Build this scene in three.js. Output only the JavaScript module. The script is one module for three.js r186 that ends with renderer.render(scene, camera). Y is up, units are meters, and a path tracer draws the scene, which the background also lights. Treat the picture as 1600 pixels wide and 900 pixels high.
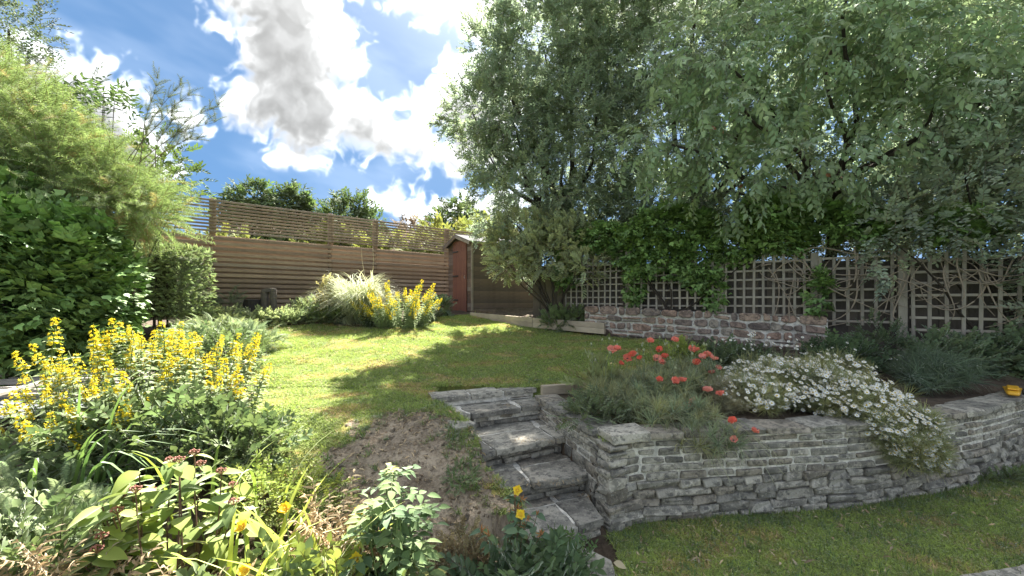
import * as THREE from 'three';
import { RoundedBoxGeometry } from 'three/addons/geometries/RoundedBoxGeometry.js';
import { createNoise2D, createNoise3D } from 'simplex-noise';

// ---------------------------------------------------------------- camera, sky, sun, exposure
// x to the right, y up, d = distance in front of the house (z = -d); y = 0 is the lower lawn
const scene = new THREE.Scene(), EXPOSURE = 5.5;
const camera = new THREE.PerspectiveCamera(70.22, 16 / 9, 0.05, 900);
camera.position.set(0, 1.75, 0);
camera.setViewOffset(1600, 900, 0, -20, 1600, 900);
const renderer = new THREE.WebGLRenderer({ antialias: true });
renderer.toneMapping = THREE.LinearToneMapping;
renderer.toneMappingExposure = EXPOSURE;
renderer.shadowMap.enabled = true;
const SUN_EL = 50.5 * Math.PI / 180, SUN_AZ = 5.5 * Math.PI / 180;
const sunDir = new THREE.Vector3(Math.sin(SUN_AZ) * Math.cos(SUN_EL), Math.sin(SUN_EL), -Math.cos(SUN_AZ) * Math.cos(SUN_EL));
const sun = new THREE.DirectionalLight(new THREE.Color(1, 0.95, 0.86), 5);
sun.name = 'sun';
sun.position.copy(sunDir).multiplyScalar(60).add(new THREE.Vector3(0, 0, -6));
sun.target.position.set(0, 0, -6);
sun.castShadow = true;
sun.shadow.radius = 1.2;
sun.shadow.mapSize.set(4096, 4096);
Object.assign(sun.shadow.camera, { left: -24, right: 24, top: 24, bottom: -24, near: 1, far: 140 });
scene.add(sun, sun.target);

const rngOf = (seed) => () => { seed = (seed + 0x6d2b79f5) | 0; let t = Math.imul(seed ^ (seed >>> 15), 1 | seed); t = (t + Math.imul(t ^ (t >>> 7), 61 | t)) ^ t; return ((t ^ (t >>> 14)) >>> 0) / 4294967296; };
const n2 = createNoise2D(rngOf(11)), n3 = createNoise3D(rngOf(12));
const clamp = (x, a = 0, b = 1) => Math.min(b, Math.max(a, x));
const sstep = (a, b, x) => { const t = clamp((x - a) / (b - a)); return t * t * (3 - 2 * t); };
const lerp = (a, b, t) => a + (b - a) * t;
const fbm2 = (x, y, o = 4) => { let s = 0, a = 0.5; for (let i = 0; i < o; i++, a *= 0.5, x = x * 2.03 + 7.1, y = y * 2.03 - 3.7) s += a * n2(x, y); return s; };
const fbm3 = (x, y, z, o = 4) => { let s = 0, a = 0.5; for (let i = 0; i < o; i++, a *= 0.5, x = x * 2.03 + 7.1, y = y * 2.03 - 3.7, z = z * 2.03 + 1.3) s += a * n3(x, y, z); return s; };

// the sky: blue air, an aureole round the sun, and fair-weather cumulus. Cloud outlines are given on the plane tangent to the view to the north (640 units per radian)
function makeSky() {
  const W = 3072, H = 1536, data = new Float32Array(W * H * 4);
  const clouds = [
    [[315, -60], [345, 30], [372, 75], [362, 120], [345, 155], [375, 190], [415, 215], [425, 252], [505, 262], [520, 240], [560, 238], [610, 252], [665, 260], [692, 238], [700, 200], [665, 180], [640, 168], [612, 172], [580, 150], [552, 126], [560, 100], [556, 55], [535, 20], [545, -60]],
    [[648, 176], [664, 140], [696, 100], [760, 88], [820, 120], [820, 260], [720, 275], [690, 230]],
    [[598, -60], [618, 4], [650, 26], [710, 40], [765, 52], [820, 30], [820, -60]],
    [[592, 300], [622, 288], [640, 315], [690, 310], [740, 290], [830, 300], [830, 360], [600, 345]],
    [[-90, 55], [60, 62], [110, 85], [165, 100], [215, 145], [250, 200], [275, 235], [272, 285], [200, 300], [-90, 330]],
    [[270, 178], [290, 170], [312, 190], [285, 206]],
    [[880, -60], [900, 40], [1000, 60], [1120, 20], [1150, -60]],
    [[1380, 120], [1450, 90], [1620, 110], [1700, 200], [1560, 240], [1400, 210]],
  ].map((p) => ({ p, x0: Math.min(...p.map((q) => q[0])) - 70, x1: Math.max(...p.map((q) => q[0])) + 70, y0: Math.min(...p.map((q) => q[1])) - 70, y1: Math.max(...p.map((q) => q[1])) + 70 }));
  const inside = ({ p, x0, x1, y0, y1 }, x, y) => {   // signed distance, positive inside
    if (x < x0 || x > x1 || y < y0 || y > y1) return -70;
    let best = 1e9, odd = false;
    for (let i = 0, j = p.length - 1; i < p.length; j = i++) {
      const [ax, ay] = p[j], [bx, by] = p[i], ex = bx - ax, ey = by - ay, t = clamp(((x - ax) * ex + (y - ay) * ey) / (ex * ex + ey * ey)), dx = ax + ex * t - x, dy = ay + ey * t - y;
      best = Math.min(best, dx * dx + dy * dy);
      if ((ay > y) !== (by > y) && x < ((bx - ax) * (y - ay)) / (by - ay) + ax) odd = !odd;
    }
    return (odd ? 1 : -1) * Math.min(70, Math.sqrt(best));
  };
  const drawn = (x, y) => {
    let s = -70;
    for (const c of clouds) s = Math.max(s, inside(c, x, y));
    if (s <= -70) return -70;
    const wx = fbm2(x / 85, y / 85, 3) * 26, wy = fbm2(x / 85 + 40, y / 85, 3) * 26;
    return s + fbm2((x + wx) / 70, (y + wy) / 70, 6) * 50;
  };
  const wide = (x, y, z) => {     // clouds out of view, added fuller, thinner and brighter to lift the shade
    const k = 1 / (y + 0.22), qx = x * k * 1.25, qz = z * k * 1.25;
    return (fbm2(qx + 3.3, qz + 1.7, 6) + 0.32 * n2(qx * 0.45 + 9, qz * 0.45) + 0.10) * 85;
  };
  for (let r = H / 2; r < H; r++) {
    const up = ((r + 0.5) / H - 0.5) * Math.PI, y = Math.sin(up), cy = Math.cos(up);
    for (let c = 0; c < W; c++) {
      const az = ((c + 0.5) / W - 0.5) * 2 * Math.PI, x = Math.cos(az) * cy, z = Math.sin(az) * cy;
      const cos = x * sunDir.x + y * sunDir.y + z * sunDir.z, ang = Math.acos(clamp(cos, -1, 1)) * 57.3;
      const t = Math.pow(clamp(y), 0.55);
      let R = lerp(0.24, 0.06, t), G = lerp(0.50, 0.19, t), B = lerp(0.92, 0.46, t);
      const cir = sstep(0.0, 0.7, fbm3(x * 2.2, y * 6 + x, z * 2.2, 5) + 0.25) * 0.16;
      R += cir; G += cir; B += cir * 0.95;
      let v, lift = 0;
      const front = z < -0.2, px = front ? 800 + (x / -z) * 640 : 0, py = front ? 470 - (y / -z) * 640 : 0;
      const w = front ? sstep(1900, 1700, px) * sstep(-300, -110, px) * sstep(-320, -80, py) : 0;
      v = w < 1 ? wide(x, y, z) : 0;
      if (w > 0) {
        const a = drawn(px, py), b = a > -40 ? drawn(px + 6, py - 20) : a;
        lift = clamp((a - b) / 26, -1, 1) * w;
        v = lerp(v, a, w);
      }
      const alpha = sstep(-20, 28, v), thick = sstep(0, 66, v + 10 * fbm2(az * 9, up * 9, 3) - lift * 16);
      const lum = lerp(2.4, 0.50, Math.pow(thick, 0.36)) * (1 + 0.18 * lift) * (1 + 0.16 * fbm3(x * 14, y * 14, z * 14, 4));
      R = lerp(R, lum * 0.97, alpha); G = lerp(G, lum * 0.99, alpha); B = lerp(B, lum * 1.02, alpha);
      const glow = 10 * Math.exp(-ang / 5.5) + 1.5 * Math.exp(-ang / 13);
      const i = (r * W + c) * 4;
      data[i] = (R + glow) * 1.14 / EXPOSURE; data[i + 1] = (G + glow * 0.98) * 1.14 / EXPOSURE; data[i + 2] = (B + glow * 0.93) * 1.12 / EXPOSURE; data[i + 3] = 1;
    }
  }
  for (let i = 0; i < (W * H * 4) / 2; i += 4) { data[i] = 0.06; data[i + 1] = 0.07; data[i + 2] = 0.04; data[i + 3] = 1; }
  const t = new THREE.DataTexture(data, W, H, THREE.RGBAFormat, THREE.FloatType);
  t.mapping = THREE.EquirectangularReflectionMapping; t.magFilter = THREE.LinearFilter; t.needsUpdate = true;
  return t;
}
const skyTexture = makeSky();
scene.background = skyTexture;
scene.environment = skyTexture;

// ---------------------------------------------------------------- helpers
const V = (x, y, d) => new THREE.Vector3(x, y, -d);
const taken = new Map();
const numbered = (n) => { const k = taken.get(n) ?? 0; taken.set(n, k + 1); return k ? `${n}_${String(k).padStart(3, '0')}` : n; };
function thing(name, label, category, base, group) {
  const o = new THREE.Group(); o.name = numbered(name); o.position.copy(base); scene.add(o);
  o.userData = { label, category }; if (group) o.userData.group = group;
  return o;
}
// geometry in world coordinates becomes a part of a thing that stands at its base
function part(name, geo, mat, parent, stuff) {
  const m = new THREE.Mesh(geo, mat); m.name = name; parent.add(m);
  m.position.copy(parent.position).negate();
  if (stuff) m.userData.kind = 'stuff';
  return m;
}
function local(name, geo, mat, parent, pos) { const m = new THREE.Mesh(geo, mat); m.name = name; if (pos) m.position.copy(pos); parent.add(m); return m; }
function struct(name, geo, mat) { const m = new THREE.Mesh(geo, mat); m.name = name; m.userData = { kind: 'structure' }; scene.add(m); return m; }
function solo(name, geo, mat, label, category, group) { const m = new THREE.Mesh(geo, mat); m.name = numbered(name); m.userData = { label, category }; if (group) m.userData.group = group; scene.add(m); return m; }

// collects triangles with vertex colours and uv in metres
class GB {
  constructor() { this.p = []; this.c = []; this.u = []; this.i = []; }
  v(x, y, z, c, u = 0, w = 0) { this.p.push(x, y, z); this.c.push(c[0], c[1], c[2]); this.u.push(u, w); return this.p.length / 3 - 1; }
  leaf(M, L, W, { segs = 3, fold = 0.35, curl = 0.25, peak = 0.75, c = [1, 1, 1], wave = 0, tip = 1 } = {}) {
    const q = new THREE.Vector3(), row = [];
    for (let k = 0; k <= segs; k++) {
      const t = k / segs, w = Math.max(k === segs ? 0.0004 : 0.0015, (W / 2) * Math.pow(Math.sin(Math.PI * Math.pow(t, peak)), tip)), y = -curl * t * t * L, f = fold * w + wave * w * Math.sin(t * 9);
      row.push([-1, 0, 1].map((s) => { q.set(s * w, y + (s ? f : 0), t * L * (1 - curl * 0.2 * t)).applyMatrix4(M); return this.v(q.x, q.y, q.z, c, s * w, t * L); }));
    }
    for (let k = 0; k < segs; k++) for (const s of [0, 1]) { const a = row[k][s], b = row[k][s + 1], e = row[k + 1][s], f = row[k + 1][s + 1]; this.i.push(a, e, b, b, e, f); }
    return this;
  }
  blade(M, L, W, { segs = 4, curl = 0.3, c = [1, 1, 1], taper = 1 } = {}) {
    const q = new THREE.Vector3(), row = [];
    for (let k = 0; k <= segs; k++) {
      const t = k / segs, w = (W / 2) * (k === segs ? 0.02 : Math.pow(1 - Math.pow(t, 2.2), 0.7 * taper)), a = curl * t * t;
      const y = L * t * (1 - 0.5 * a), z = L * a * t;
      row.push([-1, 1].map((s) => { q.set(s * w, y, z).applyMatrix4(M); return this.v(q.x, q.y, q.z, c, s * w, t * L); }));
    }
    for (let k = 0; k < segs; k++) { const [a, b] = row[k], [e, f] = row[k + 1]; this.i.push(a, b, e, b, f, e); }
    return this;
  }
  tube(pts, r0, r1, sides = 5, c = [1, 1, 1], rough = 0) {
    const rows = []; let along = 0;
    for (let k = 0; k < pts.length; k++) {
      const p = pts[k], T = new THREE.Vector3().subVectors(pts[Math.min(k + 1, pts.length - 1)], pts[Math.max(k - 1, 0)]).normalize();
      const A = Math.abs(T.y) > 0.8 ? new THREE.Vector3(1, 0, 0) : new THREE.Vector3(0, 1, 0), X = new THREE.Vector3().crossVectors(A, T).normalize(), Y = new THREE.Vector3().crossVectors(T, X);
      if (k) along += p.distanceTo(pts[k - 1]);
      const row = [];
      for (let s = 0; s <= sides; s++) {
        const a = ((s % sides) / sides) * Math.PI * 2, r = lerp(r0, r1, k / (pts.length - 1)) * (1 + rough * n3(p.x * 5 + Math.cos(a) * 2, p.y * 3, p.z * 5 + Math.sin(a) * 2));
        row.push(this.v(p.x + (X.x * Math.cos(a) + Y.x * Math.sin(a)) * r, p.y + (X.y * Math.cos(a) + Y.y * Math.sin(a)) * r, p.z + (X.z * Math.cos(a) + Y.z * Math.sin(a)) * r, c, (s / sides) * r0 * 6.3, along));
      }
      rows.push(row);
    }
    for (let k = 0; k + 1 < rows.length; k++) for (let s = 0; s < sides; s++) { const a = rows[k][s], b = rows[k][s + 1], e = rows[k + 1][s], f = rows[k + 1][s + 1]; this.i.push(a, b, e, b, f, e); }
    const end = rows[rows.length - 1], pe = pts[pts.length - 1], m = this.v(pe.x, pe.y, pe.z, c, 0, along);
    for (let s = 0; s < sides; s++) this.i.push(end[s], end[s + 1], m);
    return this;
  }
  quad(a, b, c, d, col = [1, 1, 1]) { const k = [a, b, c, d].map((q) => this.v(q.x, q.y, q.z, col, q.x, q.y)); this.i.push(k[0], k[1], k[2], k[0], k[2], k[3]); return this; }
  geo(g, M, c = [1, 1, 1]) {
    const q = new THREE.Vector3(), at = this.p.length / 3, P = g.attributes.position, U = g.attributes.uv;
    for (let k = 0; k < P.count; k++) { q.fromBufferAttribute(P, k).applyMatrix4(M); this.v(q.x, q.y, q.z, c, U ? U.getX(k) : 0, U ? U.getY(k) : 0); }
    if (g.index) for (const k of g.index.array) this.i.push(at + k); else for (let k = 0; k < P.count; k++) this.i.push(at + k);
    return this;
  }
  build() {
    const g = new THREE.BufferGeometry();
    g.setAttribute('position', new THREE.Float32BufferAttribute(this.p, 3));
    g.setAttribute('color', new THREE.Float32BufferAttribute(this.c, 3));
    g.setAttribute('uv', new THREE.Float32BufferAttribute(this.u, 2));
    g.setIndex(this.i); g.computeVertexNormals();
    return g;
  }
}
// a frame whose +z runs along dir and whose +y stays as near to world up as it can, turned by roll
function frame(pos, dir, roll = 0, s = 1) {
  const z = dir.clone().normalize(); let x = new THREE.Vector3().crossVectors(new THREE.Vector3(0, 1, 0), z);
  if (x.lengthSq() < 1e-4) x.set(1, 0, 0); x.normalize();
  const y = new THREE.Vector3().crossVectors(z, x), c = Math.cos(roll), n = Math.sin(roll);
  const X = x.clone().multiplyScalar(c).addScaledVector(y, n), Y = y.clone().multiplyScalar(c).addScaledVector(x, -n);
  return new THREE.Matrix4().makeBasis(X.multiplyScalar(s), Y.multiplyScalar(s), z.multiplyScalar(s)).setPosition(pos);
}
const rv = (r) => { const a = r() * 6.2832, u = r() * 2 - 1, k = Math.sqrt(1 - u * u); return new THREE.Vector3(Math.cos(a) * k, u, Math.sin(a) * k); };
// many copies of one small spray, as one part of a plant
function copies(name, geo, mat, items, parent, tint = () => [1, 1, 1]) {
  const m = new THREE.InstancedMesh(geo, mat, items.length), c = new THREE.Color();
  items.forEach((M, k) => { m.setMatrixAt(k, M); m.setColorAt(k, c.setRGB(...tint(k, M))); });
  m.name = name; m.userData = { kind: 'stuff' };
  if (parent) { m.position.copy(parent.position).negate(); parent.add(m); } else scene.add(m);
  return m;
}
// points in the volume of ellipsoids [x, y, d, rx, ry, rd, share], mostly near their skins
function inBlobs(blobs, count, r, { shell = 0.55, gap = 0.0, gapScale = 0.9, size = 1, vary = 0.35, droop = 0, out = 0.8, lift = 0, roll = 0.8 } = {}) {
  const items = [], vol = blobs.map((b) => b[6] ?? Math.pow(b[3] * b[4] * b[5], 0.72)), total = vol.reduce((a, b) => a + b);
  blobs.forEach((b, k) => {
    const n = Math.round((count * vol[k]) / total);
    for (let j = 0, tries = 0; j < n && tries < n * 5; tries++) {
      const u = rv(r), q = Math.pow(lerp(Math.pow(shell, 3), 1.0, r()), 1 / 3) * (1 + 0.16 * n3(u.x * 2.3 + b[0], u.y * 2.3 + b[1], u.z * 2.3));
      const p = V(b[0] + u.x * b[3] * q, b[1] + u.y * b[4] * q, b[2] - u.z * b[5] * q);
      if (gap && n3(p.x * gapScale, p.y * gapScale, p.z * gapScale) < gap - 1 + 0.25 * r()) continue;
      const dir = u.clone().multiplyScalar(out).addScaledVector(rv(r), 0.75); dir.y += lift - droop;
      items.push(frame(p, dir, (r() - 0.5) * 2 * roll, size * (1 - vary / 2 + vary * r()))); j++;
    }
  });
  return items;
}

// ---------------------------------------------------------------- computed textures
function tileNoise(N, period, octaves, seed, gain = 0.5) {
  const out = new Float32Array(N * N); let amp = 1, sum = 0;
  for (let o = 0; o < octaves; o++, period *= 2, amp *= gain) {
    const r = rngOf(seed + o * 101), P = Math.min(period, N), g = Float32Array.from({ length: P * P }, () => r()); sum += amp;
    for (let y = 0; y < N; y++) for (let x = 0; x < N; x++) {
      const fx = (x / N) * P, fy = (y / N) * P, ix = Math.floor(fx), iy = Math.floor(fy), tx = fx - ix, ty = fy - iy, sx = tx * tx * (3 - 2 * tx), sy = ty * ty * (3 - 2 * ty), jx = (ix + 1) % P, jy = (iy + 1) % P;
      out[y * N + x] += amp * lerp(lerp(g[iy * P + ix], g[iy * P + jx], sx), lerp(g[jy * P + ix], g[jy * P + jx], sx), sy);
    }
  }
  return out.map((v) => v / sum);
}
function texture(N, f, srgb = false) {
  const d = new Uint8Array(N * N * 4);
  for (let k = 0; k < N * N; k++) { const c = f(k, k % N, Math.floor(k / N)); for (let j = 0; j < 3; j++) d[k * 4 + j] = clamp(Math.round((srgb ? Math.pow(clamp(c[j]), 1 / 2.2) : clamp(c[j])) * 255), 0, 255); d[k * 4 + 3] = 255; }
  const t = new THREE.DataTexture(d, N, N, THREE.RGBAFormat); t.wrapS = t.wrapT = THREE.RepeatWrapping; t.magFilter = THREE.LinearFilter; if (srgb) t.colorSpace = THREE.SRGBColorSpace; t.needsUpdate = true;
  return t;
}
const rep = (t, m) => { const c = t.clone(); c.repeat.set(1 / m, 1 / m); c.needsUpdate = true; return c; };
const N = 512;
const nA = tileNoise(N, 6, 6, 1, 0.62), nB = tileNoise(N, 24, 4, 2, 0.7), nC = tileNoise(N, 3, 3, 3), nD = tileNoise(N, 64, 3, 4, 0.8), nE = tileNoise(N, 12, 5, 5, 0.65);
const mix3 = (a, b, t) => a.map((v, j) => lerp(v, b[j], t));
const stoneMap = texture(N, (k) => { let c = mix3([0.42, 0.42, 0.41], [0.78, 0.77, 0.74], sstep(0.35, 0.65, nA[k])); c = mix3(c, [0.95, 0.95, 0.90], sstep(0.60, 0.68, nB[k]) * 0.7); c = mix3(c, [0.22, 0.22, 0.23], sstep(0.57, 0.66, nE[k]) * 0.75); return c.map((v) => v * lerp(0.75, 1.15, nD[k])); }, true);
const stoneBump = texture(N, (k) => { const v = nA[k] * 0.5 + nB[k] * 0.3 + nD[k] * 0.2; return [v, v, v]; });
const mortarMap = texture(N, (k) => mix3([0.62, 0.62, 0.60], [0.98, 0.97, 0.94], sstep(0.3, 0.7, nE[k])).map((v) => v * lerp(0.8, 1.1, nD[k])), true);
// wood: grain runs along v
const streak = (n, x, y, k) => { const f = y / k, i = Math.floor(f), t = f - i, M = Math.floor(N / k); return lerp(n[(i % M) * N + x], n[((i + 1) % M) * N + x], t); };
const woodMap = texture(N, (k, x, y) => { const s = streak(nA, x, y, 16), f = streak(nD, x, y, 8); return mix3([0.5, 0.49, 0.47], [1, 0.98, 0.95], clamp(s * 0.6 + f * 0.55 - 0.1)).map((v) => v * lerp(0.72, 1.15, nC[k])); }, true);
const grainBump = texture(N, (k, x, y) => { const v = 0.5 * streak(nA, x, y, 16) + 0.5 * streak(nD, x, y, 8); return [v, v, v]; });
const soilMap = texture(N, (k) => { let c = mix3([0.45, 0.40, 0.35], [1.0, 0.95, 0.88], sstep(0.3, 0.72, nA[k] * 0.5 + nB[k] * 0.5)); c = mix3(c, [1.5, 1.35, 1.1], sstep(0.68, 0.78, nD[k]) * 0.5); return c; }, true);
const soilBump = texture(N, (k) => { const v = nA[k] * 0.45 + nB[k] * 0.35 + nD[k] * 0.3; return [v, v, v]; });
const turfMap = texture(N, (k) => mix3([0.5, 0.55, 0.4], [1, 1, 0.9], sstep(0.3, 0.7, nB[k] * 0.6 + nD[k] * 0.4)), true);
const barkMap = woodMap;

const std = (color, o = {}) => new THREE.MeshStandardMaterial({ color: new THREE.Color().setRGB(...color), roughness: 0.9, ...o });
const leafy = (color, o = {}) => new THREE.MeshPhysicalMaterial({ color: new THREE.Color().setRGB(...color), roughness: 1, transmission: 0.42, thickness: 0, side: THREE.DoubleSide, vertexColors: true, ...o });
const glossy = (color, o = {}) => new THREE.MeshPhysicalMaterial({ color: new THREE.Color().setRGB(...color), roughness: 0.42, side: THREE.DoubleSide, vertexColors: true, ...o });

// ---------------------------------------------------------------- the lie of the land
const polyline = (pts, x) => { if (x <= pts[0][0]) return pts[0][1]; for (let k = 1; k < pts.length; k++) if (x <= pts[k][0]) return lerp(pts[k - 1][1], pts[k][1], (x - pts[k - 1][0]) / (pts[k][0] - pts[k - 1][0])); return pts[pts.length - 1][1]; };
const WALL = [[0.72, 3.08], [0.98, 3.20], [1.6, 3.29], [2.3, 3.37], [3.0, 3.48], [3.73, 3.67], [4.42, 3.90], [5.05, 4.17], [5.7, 4.48], [6.4, 4.85], [7.2, 5.3]];
const STEP_L = [[2.6, 0.12], [2.76, 0.10], [3.11, -0.185], [3.46, -0.286], [3.97, -0.595], [4.25, -0.81], [4.7, -0.86]];
const STEP_R = [[2.6, 0.74], [3.05, 0.74], [3.43, 0.66], [3.89, 0.50], [4.5, 0.36], [4.75, 0.28]];
const lawnY = (d) => 0.74 + 0.131 * clamp(d - 4.6, 0, 5.8);
const bankY = (d) => 0.72 * sstep(1.4, 4.1, d) + 0.02 * sstep(4.1, 4.6, d);
const inPoly = (p, x, y) => { let odd = false; for (let i = 0, j = p.length - 1; i < p.length; j = i++) if ((p[i][1] > y) !== (p[j][1] > y) && x < ((p[j][0] - p[i][0]) * (y - p[i][1])) / (p[j][1] - p[i][1]) + p[i][0]) odd = !odd; return odd; };
const BARE = [[-1.51, 3.19], [-1.42, 3.57], [-1.2, 3.84], [-0.91, 3.88], [-0.63, 3.75], [-0.30, 3.5], [-0.2, 3.1], [0.05, 2.72], [0.1, 2.3], [-0.5, 2.2], [-1.18, 2.6]];
const LEFT_BED = [[-6.1, 8.0], [-5.2, 7.0], [-3.9, 5.9], [-2.92, 4.61], [-2.44, 3.77], [-2.11, 3.37], [-1.86, 3.09], [-1.59, 2.82], [-1.18, 2.6], [-0.5, 2.2], [0.3, 2.2], [0.2, 0], [-16, 0], [-16, 9]];
const BACK_BED = [[-16, 8], [-6.1, 8.0], [-5.1, 8.2], [-4.24, 8.47], [-3.77, 8.61], [-3.2, 8.25], [-2.1, 8.35], [-1.8, 9.4], [-0.95, 9.75], [1.74, 7.72], [2.6, 7.2], [3.0, 6.6], [2.3, 5.9], [1.5, 5.15], [1.09, 4.86], [0.32, 4.56], [0.4, 3.9], [0.72, 3.2], [0.98, 3.30], [3, 3.6], [4.42, 4.0], [5.7, 4.58], [7.2, 5.4], [14, 5.4], [14, 24], [-16, 24]];
const wallD = (x) => polyline(WALL, x);
function landY(x, d) {
  const rough = 0.018 * n2(x * 0.9, d * 0.9);
  if (x > 0.72 && d < wallD(x) + 0.13) return 0.004 + 0.3 * rough;
  if (d < 4.72 && d > 2.68) {
    const l = polyline(STEP_L, d), r = polyline(STEP_R, d);
    if (x > l && x < r) return d > 4.52 ? lawnY(d) - 0.16 : -0.10 + (d - 2.7) * 0.34;
    if (x >= r) return 0.66 + 0.02 * sstep(3.2, 4.5, d) + rough;
    return bankY(d) + rough * sstep(0, 0.4, l - x);
  }
  if (d <= 2.68) return bankY(d) * sstep(0.32, -0.45, x) + rough * 0.4;
  const bed = 0.04 * n2(x * 2.1, d * 2.1) * (inPoly(BACK_BED, x, d) ? 1 : 0);
  const behind = d - (9.75 - (x + 0.95) * 0.7546), beside = sstep(-1.1, -0.8, x) * sstep(2.0, 1.7, x);
  return lawnY(d) + rough + bed * 0.7 - 0.075 * sstep(-1.3, 0.2, x) * sstep(2.9, 1.8, x) * sstep(6.2, 7.8, d) + (behind > 0.03 ? 0.13 * beside : 0);
}
const landKind = (x, d) => {
  if (x > 0.72 && d < wallD(x) + 0.02) return 'lower_lawn';
  if (d < 2.68 && x > 0.28) return 'lower_lawn';
  if (d < 4.72 && d > 2.68 && x > polyline(STEP_L, d) && x < polyline(STEP_R, d)) return 'bed_soil';
  const j = 0.12 * n2(x * 3, d * 3) + 0.09 * n2(x * 9, d * 9), k = 0.12 * n2(x * 3 + 20, d * 3) + 0.09 * n2(x * 9 + 20, d * 9);
  if (inPoly(BARE, x + j, d + k)) return 'bare_soil';
  if (inPoly(LEFT_BED, x + j, d + k) || inPoly(BACK_BED, x, d)) return 'bed_soil';
  return 'upper_lawn';
};
{
  const x0 = -14, x1 = 12, d0 = 0.4, d1 = 22, X = [], D = [];
  for (let x = x0; x < x1; x += x < -7 || x > 6.6 ? 0.3 : 0.055) X.push(x); for (let d = d0; d < d1; d += d > 11 ? 0.4 : d > 6 ? 0.075 : 0.05) D.push(d);
  const y = X.map((x) => D.map((d) => landY(x, d)));
  const sheets = { upper_lawn: new GB(), lower_lawn: new GB(), bed_soil: new GB(), bare_soil: new GB() }, at = {};
  for (const k in sheets) at[k] = new Map();
  const vert = (k, i, j) => {
    const key = i * 4096 + j;
    if (!at[k].has(key)) {
      const x = X[i], d = D[j], t = 1 + 0.35 * fbm2(x * 1.3, d * 1.3, 4);
      const dry = k.endsWith('lawn') ? sstep(0.05, 0.4, fbm2(x * 0.9 + 5, d * 1.6, 4)) : 0;
      let h = y[i][j]; if (k.endsWith('soil')) h += 0.012 * fbm2(x * 9, d * 9, 3);
      at[k].set(key, sheets[k].v(x, h, -d, [t * lerp(1, 1.9, dry), t * lerp(1, 1.35, dry), t * lerp(1, 1.5, dry)], x, d));
    }
    return at[k].get(key);
  };
  for (let i = 0; i + 1 < X.length; i++) for (let j = 0; j + 1 < D.length; j++) {
    const k = landKind((X[i] + X[i + 1]) / 2, (D[j] + D[j + 1]) / 2), a = vert(k, i, j), b = vert(k, i + 1, j), c = vert(k, i + 1, j + 1), e = vert(k, i, j + 1);
    sheets[k].i.push(a, b, c, a, c, e);
  }
  const turf = std([0.15, 0.18, 0.05], { map: rep(turfMap, 0.5), bumpMap: rep(soilBump, 0.5), bumpScale: 0.012, vertexColors: true, roughness: 1 });
  const earth = std([0.115, 0.088, 0.064], { map: rep(soilMap, 0.55), bumpMap: rep(soilBump, 0.55), bumpScale: 0.022, vertexColors: true, roughness: 1 });
  const dust = std([0.35, 0.30, 0.235], { map: rep(soilMap, 0.45), bumpMap: rep(soilBump, 0.45), bumpScale: 0.02, vertexColors: true, roughness: 1 });
  struct('upper_lawn', sheets.upper_lawn.build(), turf); struct('lower_lawn', sheets.lower_lawn.build(), turf);
  struct('bed_soil', sheets.bed_soil.build(), earth); struct('bare_soil_patch', sheets.bare_soil.build(), dust);
  const far = new THREE.PlaneGeometry(700, 700, 8, 8); far.rotateX(-Math.PI / 2); far.translate(0, -0.5, -100);
  struct('ground', far, std([0.06, 0.08, 0.03], { roughness: 1 }));
}

// ---------------------------------------------------------------- stonework
function boxUV(g, ox = 0, oy = 0) {      // uv in metres by the way each face points
  const P = g.attributes.position, Nn = g.attributes.normal, u = new Float32Array(P.count * 2);
  for (let k = 0; k < P.count; k++) {
    const x = P.getX(k), y = P.getY(k), z = P.getZ(k), ax = Math.abs(Nn.getX(k)), ay = Math.abs(Nn.getY(k)), az = Math.abs(Nn.getZ(k));
    const [a, b] = ay >= ax && ay >= az ? [x, z] : ax > az ? [z, y] : [x, y]; u[k * 2] = a + ox; u[k * 2 + 1] = b + oy;
  }
  g.setAttribute('uv', new THREE.BufferAttribute(u, 2)); return g;
}
function stone(w, h, t, seed, rough = 0.012, round = 0.014) {    // a weathered block with worn edges
  const g = new RoundedBoxGeometry(w, h, t, 1, Math.min(round, h * 0.3)), P = g.attributes.position, s = seed * 13.7;
  for (let k = 0; k < P.count; k++) {
    const x = P.getX(k), y = P.getY(k), z = P.getZ(k), ex = Math.abs(x) / (w / 2), a = n3(x * 6 + s, y * 9, z * 6), b = n3(x * 6, y * 9 + s, z * 6 + 4), c = n3(x * 6 + 9, y * 9, z * 6 + s);
    P.setXYZ(k, x + a * rough * (0.6 + ex * 0.4), y + b * rough * 0.6, z + c * rough);
  }
  g.computeVertexNormals(); return boxUV(g, seed * 0.37, seed * 0.61);
}
const stoneMat = (c, o = {}) => std(c, { map: rep(stoneMap, 0.42), bumpMap: rep(stoneBump, 0.30), bumpScale: 0.010, roughness: 0.92, ...o });
const greyStones = [[0.46, 0.43, 0.375], [0.56, 0.525, 0.455], [0.36, 0.34, 0.30], [0.63, 0.59, 0.51], [0.50, 0.475, 0.42], [0.43, 0.385, 0.32]].map((c) => stoneMat(c, { bumpScale: 0.014 }));
const mortarPale = std([0.82, 0.785, 0.72], { map: rep(mortarMap, 0.35), bumpMap: rep(stoneBump, 0.2), bumpScale: 0.008, roughness: 1 });
const mortarDark = std([0.30, 0.28, 0.245], { map: rep(mortarMap, 0.3), bumpMap: rep(stoneBump, 0.2), bumpScale: 0.01, roughness: 1 });

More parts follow.
